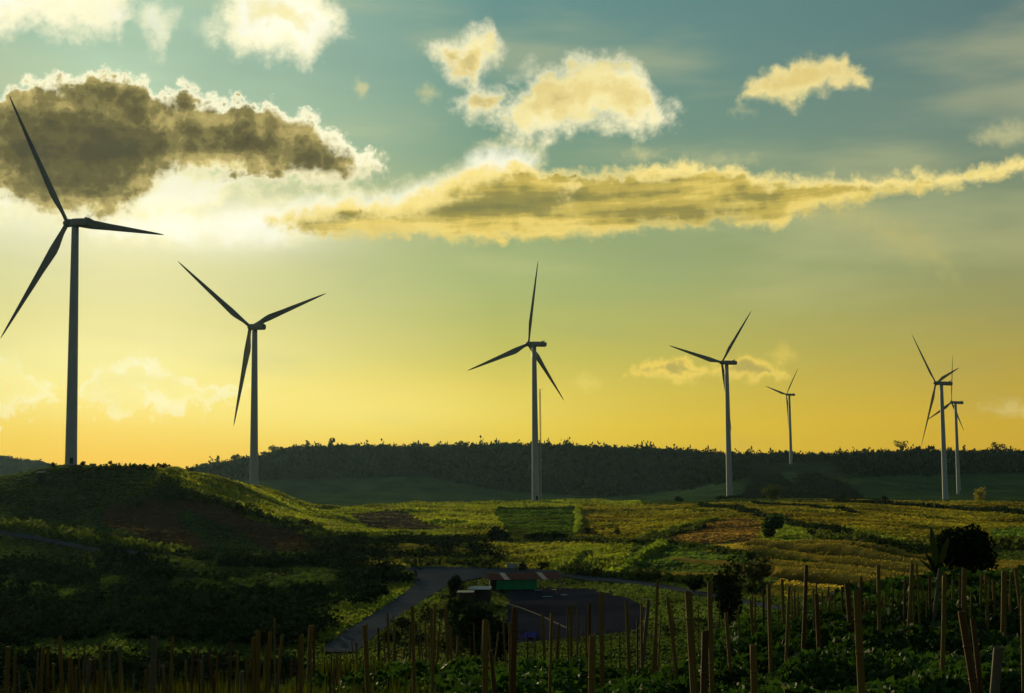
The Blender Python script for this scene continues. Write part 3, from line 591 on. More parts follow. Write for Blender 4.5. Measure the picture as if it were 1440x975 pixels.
# furrowed golden field: real ridges, with extra shade painted into the furrows
def furrows():
    c0 = hit(1130, 792, dmin=230, dmax=430); e0 = hit(1300, 813, dmin=230, dmax=430)
    u = np.array([e0[0]-c0[0], e0[1]-c0[1]]); u /= np.linalg.norm(u); v = np.array([-u[1], u[0]]);
    S, T = np.meshgrid(np.linspace(-45, 75, 130), np.linspace(-38, 34, 300), indexing='ij')
    x = c0[0]+u[0]*S+v[0]*T; y = c0[1]+u[1]*S+v[1]*T
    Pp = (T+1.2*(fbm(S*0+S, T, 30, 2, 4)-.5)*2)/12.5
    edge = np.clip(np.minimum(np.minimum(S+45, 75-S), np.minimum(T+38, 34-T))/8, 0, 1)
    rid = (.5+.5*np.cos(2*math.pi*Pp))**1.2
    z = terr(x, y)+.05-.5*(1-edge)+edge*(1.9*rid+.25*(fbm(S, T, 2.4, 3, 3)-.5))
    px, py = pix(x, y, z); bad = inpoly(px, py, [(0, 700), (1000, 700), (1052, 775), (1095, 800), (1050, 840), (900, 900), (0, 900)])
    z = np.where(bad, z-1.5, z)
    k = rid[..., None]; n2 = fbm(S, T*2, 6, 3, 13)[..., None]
    c = np.array((.30, .215, .034))*k**1.5+np.array((.026, .028, .010))*(1-k); c = c*(.75+.5*n2)  # colour darkens from ridge to furrow, deepening the shade between rows
    I = np.arange(S.size).reshape(S.shape); Q = np.stack([I[:-1, :-1], I[1:, :-1], I[1:, 1:], I[:-1, 1:]], -1).reshape(-1, 4)
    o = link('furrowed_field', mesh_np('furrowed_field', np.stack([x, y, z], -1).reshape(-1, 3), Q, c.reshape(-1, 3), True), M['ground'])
    if o.data.polygons[0].normal.z < 0: o.data.flip_normals()
    tag(o, kind='structure')
    sel = (RNG.random(S.shape) < .6*rid**2.5) & (edge > .5) & ~bad
    return x[sel], y[sel], z[sel]
x, y, z = furrows(); n = len(x)
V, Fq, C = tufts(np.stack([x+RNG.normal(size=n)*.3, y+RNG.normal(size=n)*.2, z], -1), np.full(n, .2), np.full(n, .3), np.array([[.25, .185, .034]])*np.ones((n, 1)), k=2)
tag(link('stubble', mesh_np('stubble', V, Fq, C), M['grass']), 'golden stubble standing on the furrow ridges', 'stubble', kind='stuff')

# ------------------------------------------------------------------ woods
def clump(nl, leaf, core=True, flat=.8, seed=0):
    """unit crown: leaf quads through a lumpy volume, around a small dark heart of branches"""
    rng = np.random.default_rng(seed); lobes = rng.normal(size=(5, 3))*[.42, .42, .3]
    P_ = lobes[rng.integers(0, 5, nl)]+(lambda q: q/np.linalg.norm(q, axis=1)[:, None]*(.35+.3*rng.random((nl, 1))))(rng.normal(size=(nl, 3)))
    P_[:, 2] *= flat
    return quads(P_, np.full(nl, leaf), np.ones((nl, 3)), aspect=1.3, rng=rng)
CLUMPS = [clump(36, .35, seed=s) for s in range(6)]
CLUMPS2 = [clump(90, .27, seed=s+20) for s in range(6)]
def scatter(P_, rad, hgt, col, temps, rng=RNG):
    n = len(P_); th = rng.random(n)*6.283; ti = rng.integers(0, len(temps), n); out = []
    for k, (tv, tf, tcw) in enumerate(temps):
        i = np.where(ti == k)[0]
        if not len(i): continue
        c, s = np.cos(th[i])[:, None], np.sin(th[i])[:, None]; r = rad[i][:, None]
        vx = (tv[:, 0]*c-tv[:, 1]*s)*r; vy = (tv[:, 0]*s+tv[:, 1]*c)*r; vz = tv[:, 2]*hgt[i][:, None]
        V = (np.stack([vx, vy, vz], -1)+P_[i][:, None]).reshape(-1, 3)
        Fq = (tf[None]+(np.arange(len(i))*len(tv))[:, None, None]).reshape(-1, tf.shape[1])
        C = (tcw[None]*col[i][:, None]).reshape(-1, 3); out.append((V, Fq, C))
    return merge(out)
n = 26000
a = np.radians(RNG.uniform(-25, 25, n)); d = RNG.uniform(1500, 2420, n); x = np.sin(a)*d; y = np.cos(a)*d; z = terr(x, y); px, py = pix(x, y, z)
jx = px+RNG.normal(size=n)*6; jy = py+RNG.normal(size=n)*1.5
keep = inpoly(jx, jy, FOREST) & (d > 1600) & (px > 240) & (RNG.random(n) < .42+.5*(py < 645)) & ~((px > 1050) & (px < 1175) & (d < 2010)); 
x, y, z = x[keep], y[keep], z[keep]; n = len(x); rad = RNG.uniform(3, 8, n)*(.7+.6*fbm(x, y, 120, 2, 91)); hg = rad*RNG.uniform(.75, 1.3, n)*np.where(RNG.random(n) < .05, 1.7, 1)
V, Fq, C = scatter(np.stack([x, y, z+hg*.7], -1), rad, hg, np.array([[.010, .026, .015]])*(.4+1.3*RNG.random((n, 1))), CLUMPS)
tag(link('forest', mesh_np('forest', V, Fq, C), M['darkleaf']), 'dense dark forest covering the long ridge on the horizon', 'forest', kind='stuff')
parts = []
n = 1800
a = np.radians(RNG.uniform(-24.5, -14, n)); d = RNG.uniform(2550, 3080, n); x = np.sin(a)*d; y = np.cos(a)*d; z = terr(x, y); rad = RNG.uniform(4, 7, n)
V, Fq, C = scatter(np.stack([x, y, z+rad*.5], -1), rad, rad, np.array([[.03, .035, .018]])*(.7+.6*RNG.random((n, 1))), CLUMPS)
tag(link('forest', mesh_np('forest', V, Fq, C), M['darkleaf']), 'faint wooded ridge far behind the left hill', 'forest', kind='stuff')
n = 2600
a = np.radians(RNG.uniform(8, 16, n)); d = RNG.uniform(1300, 1700, n); x = np.sin(a)*d; y = np.cos(a)*d; z = terr(x, y); px, py = pix(x, y, z)
keep = inpoly(px, py, WOODS[0][0]); x, y, z = x[keep], y[keep], z[keep]; n = len(x); rad = RNG.uniform(1.6, 3.4, n)
V, Fq, C = scatter(np.stack([x, y, z+rad*.6], -1), rad, rad, np.array([[.022, .034, .018]])*(.7+.6*RNG.random((n, 1))), CLUMPS)
tag(link('woodland', mesh_np('woodland', V, Fq, C), M['darkleaf']), 'dark patch of woodland on the knoll below the small distant turbine', 'woodland', kind='stuff')

# scrub filling the dark valley on the left and the slope below the camera
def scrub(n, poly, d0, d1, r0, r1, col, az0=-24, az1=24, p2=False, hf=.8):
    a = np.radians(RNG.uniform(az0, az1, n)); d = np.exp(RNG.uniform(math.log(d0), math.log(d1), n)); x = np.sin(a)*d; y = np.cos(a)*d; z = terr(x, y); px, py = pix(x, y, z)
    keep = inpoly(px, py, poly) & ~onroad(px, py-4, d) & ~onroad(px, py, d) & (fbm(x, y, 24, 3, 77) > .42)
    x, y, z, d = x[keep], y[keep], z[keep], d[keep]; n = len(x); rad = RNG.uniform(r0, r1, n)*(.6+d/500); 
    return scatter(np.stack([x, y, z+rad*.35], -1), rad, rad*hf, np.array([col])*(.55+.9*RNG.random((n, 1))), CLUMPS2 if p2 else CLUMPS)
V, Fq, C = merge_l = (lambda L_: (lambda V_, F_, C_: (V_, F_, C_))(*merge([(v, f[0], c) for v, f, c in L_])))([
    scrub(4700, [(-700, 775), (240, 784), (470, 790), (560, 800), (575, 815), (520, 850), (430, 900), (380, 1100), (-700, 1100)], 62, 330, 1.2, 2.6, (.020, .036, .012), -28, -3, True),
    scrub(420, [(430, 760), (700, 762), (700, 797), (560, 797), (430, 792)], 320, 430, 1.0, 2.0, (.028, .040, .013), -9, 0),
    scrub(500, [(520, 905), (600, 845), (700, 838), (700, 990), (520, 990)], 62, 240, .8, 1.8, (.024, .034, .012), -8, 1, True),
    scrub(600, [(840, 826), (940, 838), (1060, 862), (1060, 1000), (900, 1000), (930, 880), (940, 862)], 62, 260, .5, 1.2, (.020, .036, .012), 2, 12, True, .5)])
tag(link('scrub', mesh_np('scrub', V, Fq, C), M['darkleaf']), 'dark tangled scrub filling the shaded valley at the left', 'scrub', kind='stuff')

# ------------------------------------------------------------------ trees and bushes one can tell apart
def tree(px, ytop, d, wpx, label, cat='tree', group=None, kind='round', base_y=None, col=(.022, .032, .012), n=None, name='tree', crown_share=.7, leaf=None, mat='darkleaf'):
    B = at(px, 660, d); zb = tz(B[0], B[1]) if base_y is None else at(px, base_y, d)[2]
    T = at(px, ytop, d); Hh = max(T[2]-zb, .6); wd = wpx*d/F; root = empty(name, (B[0], B[1], zb-.1)); rng = np.random.default_rng(int(px*7+ytop))
    tag(root, label, cat, group)
    ch = Hh*crown_share; cb = Hh-ch; n = n or 260; leaf = leaf or max(.16, wd/11)
    lobes = []
    nl = 9 if kind == 'round' else 6
    for i in range(nl):
        th = rng.random()*6.28; q = rng.random()**.6
        if kind == 'umbrella': lobes.append((math.cos(th)*wd*.36*q, math.sin(th)*wd*.36*q, cb+ch*(.45+.35*rng.random()), wd*.18, ch*.32))
        elif kind == 'tiers': k = i/(nl-1); lobes.append((rng.normal()*wd*.12, rng.normal()*wd*.12, cb+ch*(.1+.82*k), wd*(.34-.2*k), ch*.06))
        else: lobes.append((math.cos(th)*wd*.27*q, math.sin(th)*wd*.27*q, cb+ch*(.28+.44*rng.random()), wd*.27, ch*.28))
    lb = np.array(lobes); k = rng.integers(0, nl, n); dv = rng.normal(size=(n, 3)); dv /= np.linalg.norm(dv, axis=1)[:, None]; dv *= (.55+.5*rng.random((n, 1)))
    P_ = lb[k, :3]+dv*np.stack([lb[k, 3], lb[k, 3], lb[k, 4]], -1)
    V, Fq, C = quads(P_, np.full(n, leaf), np.array([col])*np.ones((n, 1)), aspect=1.5, rng=rng)
    cr = link('crown', mesh_np('crown', V, Fq, C), M[mat], root)
    mb = MB(); r = max(.05, Hh*(.022 if d < 1500 else .075)); lean = rng.normal()*.04*Hh; topz = cb+ch*.55
    mb.tube([(0, 0, -.3), (lean*.3, 0, topz*.4), (lean, 0, topz*.75), (lean*1.1, 0, topz)], [r*1.3, r, r*.7, r*.35], 7)
    for i in range(min(nl, 6)): mb.tube([(lean*.9, 0, topz*(.5+.05*i)), ((lb[i, 0]+lean)*.5, lb[i, 1]*.5, (topz*.6+lb[i, 2])*.5), tuple(lb[i, :3])], [r*.5, r*.35, r*.15], 5)
    mb.build('trunk', M['bark'], root)
    return root
def bush(px, py, d, wpx, hpx, label, col=(.02, .03, .012), n=160, group=None, mat='darkleaf', name='bush'):
    B = at(px, py, d); zb = tz(B[0], B[1]); root = empty(name, (B[0], B[1], zb)); tag(root, label, 'bush', group); rng = np.random.default_rng(int(px*3+py)); wd = wpx*d/F; h = hpx*d/F
    lb = rng.normal(size=(6, 3))*[wd*.2, wd*.2, h*.12]+[0, 0, h*.5]; k = rng.integers(0, 6, n); dv = rng.normal(size=(n, 3)); dv /= np.linalg.norm(dv, axis=1)[:, None]
    P_ = lb[k]+dv*[wd*.27, wd*.27, h*.38]*(.5+.5*rng.random((n, 1))); P_[:, 2] = np.maximum(P_[:, 2], .02)
    V, Fq, C = quads(P_, np.full(n, max(wd, h)/8), np.array([col])*np.ones((n, 1)), aspect=1.6, rng=rng)
    link('foliage', mesh_np('foliage', V, Fq, C), M[mat], root)
    mb = MB()
    for i in range(5): mb.tube([(0, 0, -.2), (lb[i, 0]*.5, lb[i, 1]*.5, lb[i, 2]*.5), tuple(lb[i])], [wd*.02, wd*.015, wd*.006], 5)
    mb.build('stem', M['bark'], root); return root
GR = 'trees standing clear of the far ridge skyline'
for px, yt, w, k, lab in ((386, 626, 18, 'umbrella', 'flat topped tree on the ridge just right of the second turbine tower'), (432, 619, 11, 'tiers', 'lone spiky tree rising highest above the left part of the far ridge'),
      (401, 630, 9, 'round', 'small round tree between the flat topped tree and the lone spiky tree'), (372, 634, 8, 'round', 'small tree on the ridge touching the right edge of the second turbine tower'),
      (332, 640, 17, 'umbrella', 'broad flat tree on the ridge left of the second turbine tower'), (307, 641, 11, 'tiers', 'ragged pointed tree low on the left end of the far ridge'), (287, 651, 12, 'round', 'low round tree at the left tip of the far ridge'),
      (1269, 619, 22, 'umbrella', 'large spreading tree on the skyline left of the two right turbines'), (1292, 626, 12, 'round', 'smaller round tree just right of the large spreading skyline tree'), (1357, 626, 6, 'tiers', 'slim pointed tree on the skyline right of the farther right turbine'),
      (1405, 622, 20, 'umbrella', 'tall layered tree near the right end of the skyline'), (1386, 631, 16, 'round', 'round tree left of the tall layered tree at the right'), (1428, 637, 12, 'round', 'last bushy tree on the skyline near the right edge'),
      (979, 632, 5, 'umbrella', 'tiny tree poking up left of the fourth turbine tower'), (1228, 632, 6, 'tiers', 'tiny pointed tree on the skyline left of the large spreading tree'),
      (540, 624, 11, 'round', 'round tree bulging from the ridge above the pale green slope'), (600, 623, 13, 'umbrella', 'spreading tree on the ridge left of the third turbine'), (655, 622, 13, 'round', 'broad crowned tree nearest left of the third turbine on the ridge'),
      (866, 627, 12, 'round', 'round tree on the ridge midway between third and fourth turbines'), (920, 629, 14, 'round', 'wide round tree left of the tiny poking tree on the ridge'), (1098, 636, 10, 'umbrella', 'tree on the ridge left of the small distant turbine'), (1140, 636, 12, 'round', 'tree on the ridge right of the small distant turbine')):
    tree(px, yt, 2330, w, lab, group=GR, kind=k, crown_share=.6, n=240, col=(.02, .03, .014), leaf=1.5)
tree(155, 647, 535, 7, 'small round headed tree alone on the crest of the left hill', crown_share=.7, n=120, col=(.02, .026, .01), base_y=657, leaf=.35)
tree(116, 648, 530, 8, 'low tree just right of the first turbine tower base', crown_share=.75, n=120, col=(.02, .026, .01), base_y=657, leaf=.4)
bush(132, 655, 530, 9, 5, 'low bush between the two small trees on the left hill crest'); bush(75, 659, 520, 10, 6, 'dark bush left of the first turbine tower base')
bush(231, 661, 545, 16, 8, 'dark bush on the crest where the lit slope begins'); bush(265, 665, 560, 13, 7, 'second dark bush on the crest right of where the lit slope begins')
bush(195, 721, 425, 13, 11, 'small dark bush with pale leaves on the bare red soil, leftmost of four'); bush(254, 713, 440, 18, 14, 'wide dark bush on the red soil below the lit slope'); bush(337, 719, 438, 14, 12, 'dark round bush beside the bank halfway down the left hill'); bush(430, 752, 440, 17, 17, 'tall dark bush at the foot of the left hill, lowest of four')
bush(448, 715, 640, 7, 5, 'tiny lit bush on the saddle right of the left hill', col=(.12, .14, .02), mat='leaf')
bush(700, 757, 430, 46, 17, 'long dark hedge bush below the left corner of the flat green field', n=420); bush(752, 759, 428, 34, 11, 'dark bush in the middle of the lower edge of the green field', n=260); bush(785, 759, 428, 30, 11, 'dark bush at the right end of the lower edge of the green field', n=260)
bush(828, 756, 450, 14, 12, 'dark bush just right of the flat green field'); bush(868, 760, 430, 12, 11, 'small dark bush between green field and brown slope')
bush(1086, 764, 395, 34, 30, 'broad green bush with a sunlit left rim beside the brown soil', n=520, col=(.035, .06, .018), mat='leaf'); bush(1145, 767, 392, 18, 15, 'dark bush right of the broad green bush')
bush(733, 800, 322, 20, 13, 'dark bush beside the white board behind the hut'); bush(766, 800, 322, 18, 12, 'dark bush behind the right end of the hut roof'); bush(535, 790, 350, 26, 16, 'dark bush above the road bend at the left', n=220)
bush(645, 792, 345, 20, 14, 'dark bush behind the road junction'); bush(478, 784, 350, 50, 22, 'large shadowed thicket left of the road bend', n=500, col=(.04, .05, .014)); bush(975, 825, 245, 30, 22, 'shadowed bush left of the pale flowered tree', n=260); bush(1062, 826, 255, 40, 28, 'olive brown bush right of the pale flowered tree', n=360, col=(.07, .065, .018), mat='leaf')
bush(1025, 701, 960, 34, 4, 'low scrub at the foot of the fourth turbine tower', n=260); bush(955, 702, 960, 16, 9, 'faint scrubby bush left of the fourth turbine tower')
bush(1245, 706, 1000, 16, 8, 'dark bush left of the nearer right turbine base'); bush(300, 905, 90, 70, 26, 'low rounded dark bush in the valley behind the left stakes', n=700, col=(.024, .045, .014), name='bush'); bush(165, 930, 80, 60, 40, 'rounded dark green bush behind the left stakes', n=800, col=(.022, .045, .015))
tree(1085, 679, 790, 34, 'bushy round tree standing on the ridge right of the fourth turbine', crown_share=.92, n=900, col=(.06, .07, .016), base_y=708, leaf=.8, mat='leaf')
tree(1377, 684, 1000, 20, 'small yellow leaved tree right of the two right turbines', crown_share=.8, n=320, col=(.34, .26, .03), base_y=714, mat='leaf', leaf=.9)
tree(1021, 774, 92, 50, 'slim dark tree with a dense crown behind the stakes', crown_share=.52, n=1500, col=(.018, .028, .012), leaf=.16)
tree(1359, 735, 62, 84, 'big dense dark round tree at the edge of the stake field', crown_share=.90, n=6500, col=(.018, .032, .012), leaf=.12)
tree(674, 836, 152, 96, 'wide dark tree in front of the hut and pale roofs', crown_share=.8, n=2600, col=(.018, .032, .011), leaf=.42)
tree(641, 806, 242, 27, 'small dark tree beside the road junction', crown_share=.85, n=500, col=(.016, .024, .010), leaf=.4)
# banana plant: long upright torn leaves on a fleshy stem
def banana(px, base_d, label):
    B = at(px, 700, base_d); zb = tz(B[0], B[1]); root = empty('banana_plant', (B[0], B[1], zb)); tag(root, label, 'banana plant'); rng = random.Random(5)
    mb = MB(); mb.tube([(0, 0, -.3), (.02, 0, .5), (.0, 0, .9)], [.10, .085, .06], 9); mb.build('stem', M['bark'], root)
    for i, (th, tilt, ln, wd) in enumerate(((3.0, .03, 1.8, .27), (.1, .17, 1.5, .26), (3.4, .28, 1.0, .36), (2.4, .5, .95, .36), (4.6, .5, .95, .36), (5.6, .4, 1.1, .36), (1.2, .5, 1.0, .36), (3.1, .8, .9, .48), (.3, .7, .9, .48), (3.9, 1.0, .9, .48), (2.8, 1.2, .8, .45), (3.3, .6, .7, .5), (.2, 1.1, .8, .45))):
        m2 = MB(); pts = []; dirx, diry = math.cos(th), math.sin(th); p = Vector((dirx*.04, diry*.04, .75-.05*i)); ang = tilt
        for q in range(9):
            t = q/8; hw = wd*.5*math.sin(math.pi*min(1, t*.93+.05))**.6; nx = Vector((-diry, dirx, 0)) if i > 1 else Vector((1, .2, 0)).normalized()
            pts.append((p-nx*hw*(1+.25*rng.random())+Vector((0, 0, -hw*.3)), p.copy(), p+nx*hw*(1+.25*rng.random())+Vector((0, 0, -hw*.3)))); ang += .01+tilt*.14
            p = p+Vector((dirx*math.sin(ang), diry*math.sin(ang), math.cos(ang)))*(ln/8)
        v = [q for t in pts for q in t]; f = []
        for q in range(8): f += [(q*3, q*3+1, q*3+4, q*3+3), (q*3+1, q*3+2, q*3+5, q*3+4)]
        m2.add(v, f); m2.build('leaf', M['banana'], root)
    return root
M['banana'] = material('banana_leaf', (.018, .028, .012), .8, .2, 3, .05, transl=.1)
banana(1315, 60, 'dark banana plant with tall upright leaves left of the big round tree'); 

# ------------------------------------------------------------------ wind turbines
def airfoil(chord, thick, twist, z, n=14, root=0.0):
    out = []
    for k in range(n):
        t = 2*math.pi*k/n; xx = .5*math.cos(t)+.5; yy = .5*math.sin(t)*(1-.55*(1-root)*(1-xx) if False else 1)
        if root < 1: yy = yy*(root+(1-root)*(1.15*math.sqrt(max(xx, 0)+.02)))
        X_ = (xx-.5-(1-root)*.17)*chord; Y_ = yy*thick
        out.append(Vector((X_*math.cos(twist)-Y_*math.sin(twist), X_*math.sin(twist)+Y_*math.cos(twist), z)))
    return out
def blade_mesh():
    mb = MB(); rings = []
    for r, c, t, tw, rt_ in ((0.8, 1.8, 1.8, 14, 1), (2.5, 1.8, 1.8, 14, 1), (4.5, 1.95, 1.6, 14, .8), (7, 2.5, 1.3, 13, .4), (9.5, 3.1, 1.0, 12, .1), (12, 3.4, .85, 10, 0), (16, 3.05, .65, 8, 0), (21, 2.55, .5, 6, 0), (27, 2.2, .4, 4, 0), (33, 1.75, .3, 2.5, 0), (39, 1.32, .22, 1.2, 0), (44, .95, .15, .4, 0), (47.5, .62, .1, 0, 0), (49.4, .28, .05, 0, 0), (50, .06, .02, 0, 0)):
        ring = airfoil(c, t*.5 if rt_ == 1 else t*.5, R(tw), r, root=rt_)
        pre = .9*(r/50)**2
        rings.append([p+Vector((0, pre*0, 0)) for p in ring])
    mb.loft(rings); me = bpy.data.meshes.new('blade'); me.from_pydata(mb.v, [], mb.f); me.update(); me.polygons.foreach_set('use_smooth', [True]*len(me.polygons)); me.materials.append(M['blade'])
    return me
def tower_mesh(hh):
    mb = MB(); rings = []; n = 32
    for zz in [-6, 0]+[hh*k/12 for k in range(1, 13)]:
        rad = 2.15-(2.15-1.28)*max(zz, 0)/hh
        rings.append([Vector((rad*math.cos(2*math.pi*k/n), rad*math.sin(2*math.pi*k/n), zz)) for k in range(n)])
    mb.loft(rings); me = bpy.data.meshes.new('tower'); me.from_pydata(mb.v, [], mb.f); me.update(); me.polygons.foreach_set('use_smooth', [abs(p.normal.z) < .5 for p in me.polygons]); me.materials.append(M['white'])
    return me
BL = blade_mesh()
def nacelle_parts():
    mb = MB(); prof = [(-1.9, .0, 1.35), (-1.6, 1.5, 1.7), (-.5, 1.75, 1.95), (4, 1.8, 2.0), (8.6, 1.75, 1.9), (9.6, 1.45, 1.6)]; rings = []
    for yb, w, h in prof[1:]:
        ring = []
        for k in range(16):
            t = 2*math.pi*k/16; cx = math.copysign(abs(math.cos(t))**.45, math.cos(t)); sx = math.copysign(abs(math.sin(t))**.45, math.sin(t))
            ring.append(Vector((cx*w*.9, -yb*.88, sx*h*.76+.05)))
        rings.append(ring)
    mb.loft(rings); a = bpy.data.meshes.new('nacelle'); a.from_pydata(mb.v, [], mb.f); a.update(); a.materials.append(M['blade'])
    mb = MB(); rings = []
    for yb, rad in ((-1.7, 1.35), (-2.4, 1.5), (-3.6, 1.55), (-4.6, 1.35), (-5.5, .95), (-6.1, .45), (-6.3, .08)):
        rings.append([Vector((rad*math.cos(2*math.pi*k/20), -yb, rad*math.sin(2*math.pi*k/20))) for k in range(20)])
    mb.loft(rings); b = bpy.data.meshes.new('hub'); b.from_pydata([(v[0], v[1]-4.0, v[2]) for v in mb.v], [], mb.f); b.update(); b.polygons.foreach_set('use_smooth', [True]*len(b.polygons)); b.materials.append(M['blade'])
    mb = MB()
    for xx in (-.9, -.3, .4, 1.0): mb.tube([(xx, -7.2, 1.3), (xx, -7.2, 3.0)], .05, 6)
    mb.box((0, -7.2, 2.3), (2.0, .06, .06)); mb.box((0, -6.4, 1.65), (2.2, .5, .5))
    c = bpy.data.meshes.new('wind_sensor_mast'); c.from_pydata(mb.v, [], mb.f); c.update(); c.materials.append(M['steel'])
    return a, b, c
NM, HM, SM = nacelle_parts()
TUR = [  # hub pixel, distance, yaw, phase, cone, label
 (95, 314, 537, -56.9, 32.8, 3.5, 'largest and nearest white wind turbine, on the crest of the left hill'),
 (352, 460, 710, -41.4, 54.0, 2.7, 'second wind turbine from the left, rising behind the lit slope'),
 (743, 484, 808, -48.5, -9.3, 3.4, 'wind turbine in the middle with one blade pointing almost straight up'),
 (1015, 510, 973, -39.9, -40.7, 3.8, 'wind turbine with two blades in a wide V in front of a golden cloud'),
 (1106, 555, 1947, -48.0, -41.2, 4.0, 'smallest farthest wind turbine on the wooded knoll'),
 (1316, 539, 1107, -48.5, 46.0, 4.3, 'nearer taller turbine of the overlapping pair at the right'),
 (1338, 566, 1533, -46.9, -6.6, 4.3, 'farther smaller turbine of the overlapping pair at the right, one blade upright')]
TSITE = []
for hx, hy, d, yaw, ph, cone, lab in TUR:
    Hc = Vector(at(hx, hy, d)); A = R(yaw); ax0 = Vector((math.sin(A), math.cos(A), 0)); tilt = R(5); ax = ax0*math.cos(tilt)+Vector((0, 0, math.sin(tilt)))
    base = Hc-ax*4.3; gz = tz(base.x, base.y); nac_z = base.z-1.15
    root = empty('wind_turbine', (base.x, base.y, gz)); tag(root, lab, 'wind turbine', 'white wind turbines'); TSITE.append((base.x, base.y, gz))
    hh = nac_z-gz; tw_ = link('tower', tower_mesh(hh), None, root)
    for q in (.25, .5, .75):
        ra = 2.15-.87*q; mb = MB(); mb.loft([[Vector((rq*math.cos(2*math.pi*k/32), rq*math.sin(2*math.pi*k/32), hh*q+zq)) for k in range(32)] for rq, zq in ((ra-.02, -.1), (ra+.03, -.07), (ra+.03, .07), (ra-.02, .1))], cap=False)
        mb.build('flange_ring', M['white'], tw_)
    # local frame: +y = rotor axis
    rotm = Matrix.Rotation(-A, 4, 'Z') @ Matrix.Rotation(tilt, 4, 'X')
    nc = link('nacelle', NM, None, root); nc.matrix_local = Matrix.Translation((0, 0, base.z-gz)) @ rotm
    sn = link('wind_sensor_mast', SM, None, nc)
    hb = link('hub', HM, None, root); hb.matrix_local = Matrix.Translation(Hc-Vector(root.location)) @ rotm
    for k in range(3):
        t = R(ph)+k*2*math.pi/3
        # blade direction cos t * up + sin t * left ; local x = right = -left
        b = link('blade', BL, None, hb); b.matrix_local = Matrix.Rotation(-t, 4, 'Y') @ Matrix.Rotation(-R(cone), 4, 'X')
    mb = MB(); mb.box((0, 0, 0), (1.2, .12, 2.2)); dr = mb.build('door', M['dark'], root); dr.matrix_local = Matrix.Rotation(R(20), 4, 'Z') @ Matrix.Translation((0, -2.14, 1.8))
    mb = MB(); rr_ = [[Vector((q*math.cos(2*math.pi*k/24), q*math.sin(2*math.pi*k/24), zz)) for k in range(24)] for q, zz in ((4.2, -1.0), (4.2, .25), (3.0, .4), (2.2, .4))]
    mb.loft(rr_); mb.build('foundation', M['kerb'], root)

# guyed lattice mast behind the middle turbine
B = at(761, 700, 850); zb = tz(B[0], B[1]); mh = at(761, 547, 850)[2]-zb; root = empty('met_mast', (B[0], B[1], zb)); tag(root, 'thin lattice measuring mast just right of the middle turbine', 'mast')
mb = MB(); s3 = [(.45*math.cos(R(a_)), .45*math.sin(R(a_))) for a_ in (90, 210, 330)]
for sx, sy in s3: mb.tube([(sx, sy, -.5), (sx, sy, mh)], .11, 5)
mb.build('mast_legs', M['steel'], root); mb = MB(); k = 0; zz = 0
while zz < mh-1.5:
    for i in range(3):
        a_, b_ = s3[i], s3[(i+1) % 3]; mb.tube([(a_[0], a_[1], zz), (b_[0], b_[1], zz+1.5)], .06, 3)
    zz += 1.5
mb.build('bracing', M['steel'], root)
for zz in (mh*.5, mh*.75, mh-.4): mb = MB(); mb.box((.9, 0, zz), (1.8, .05, .05)); mb.tube([(1.8, 0, zz-.04), (1.8, 0, zz+.5)], .08, 5); mb.build('sensor_boom', M['steel'], root)
mb = MB()
for i in range(3):
    for q in (.45, .7, .95): mb.tube([(s3[i][0], s3[i][1], mh*q), (s3[i][0]*110*q, s3[i][1]*110*q, -.5)], .02, 3)
mb.build('guy_wire', M['steel'], root)

# ------------------------------------------------------------------ hut, sheds and small things by the road
def hut():
    D_ = 272; a = Vector(at(690, 824, D_)); a.z = tz(a.x, a.y)
    root = empty('roadside_hut', a, R(2)); tag(root, 'long low roadside hut with rusty red roof and green shade net wall', 'hut')
    S = D_/F; W = 105*S; dep = 4.4; hf = 2.05; hb = 2.75
    for i in range(8):
        for yy in (0, dep):
            mb = MB(); mb.box((i*W*.93/7, yy, (hf if yy == 0 else hb)/2), (.12, .12, (hf if yy == 0 else hb))); mb.build('post', M['wood'], root)
    n_ = 14; sw = W/n_; tl = math.atan2(hb-hf, dep)
    for i in range(n_):
        mb = MB(); v = []; f = []; cs = 9
        for yy, zz in ((-.9, hf-.13*.9), (dep+.6, hb+.08)):
            for k in range(cs): v.append((i*sw+k*(sw)/(cs-1)+(-.35 if yy < 0 else -1.3), yy, zz+.06*(k % 2)+.03+.012*(i % 2)))
        for k in range(cs-1): f.append((k, k+1, cs+k+1, cs+k))
        mb.add(v, f); mb.build('roof_sheet', M['clear'] if i in (3, 10) else M['rust'], root)
    mb = MB(); v = []; f = []; k = 0; x0 = 8*S; x1 = 64*S
    for i in range(41):
        xx = x0+(x1-x0)*i/40; sg = .12*math.sin(i*.9)
        for j in range(5): v.append((xx, -.15+sg*.5*(j/4)+.05*math.sin(i*.5+j), .12+(hf-.3)*j/4-(.1*math.sin(i*.16) if j == 4 else 0)))
    for i in range(40):
        for j in range(4): f.append((i*5+j, (i+1)*5+j, (i+1)*5+j+1, i*5+j+1))
    mb.add(v, f); mb.build('shade_net_wall', M['green'], root, smooth=True)
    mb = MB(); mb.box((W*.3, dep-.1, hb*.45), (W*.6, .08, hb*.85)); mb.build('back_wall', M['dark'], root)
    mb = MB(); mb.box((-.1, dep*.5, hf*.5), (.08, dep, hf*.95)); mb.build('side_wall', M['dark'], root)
    mb = MB(); mb.box((W*.45, -.02, hf-.05), (W*.95, .1, .12)); mb.box((W*.45, dep, hb-.05), (W*.95, .1, .12)); mb.build('roof_beam', M['wood'], root)
hut()
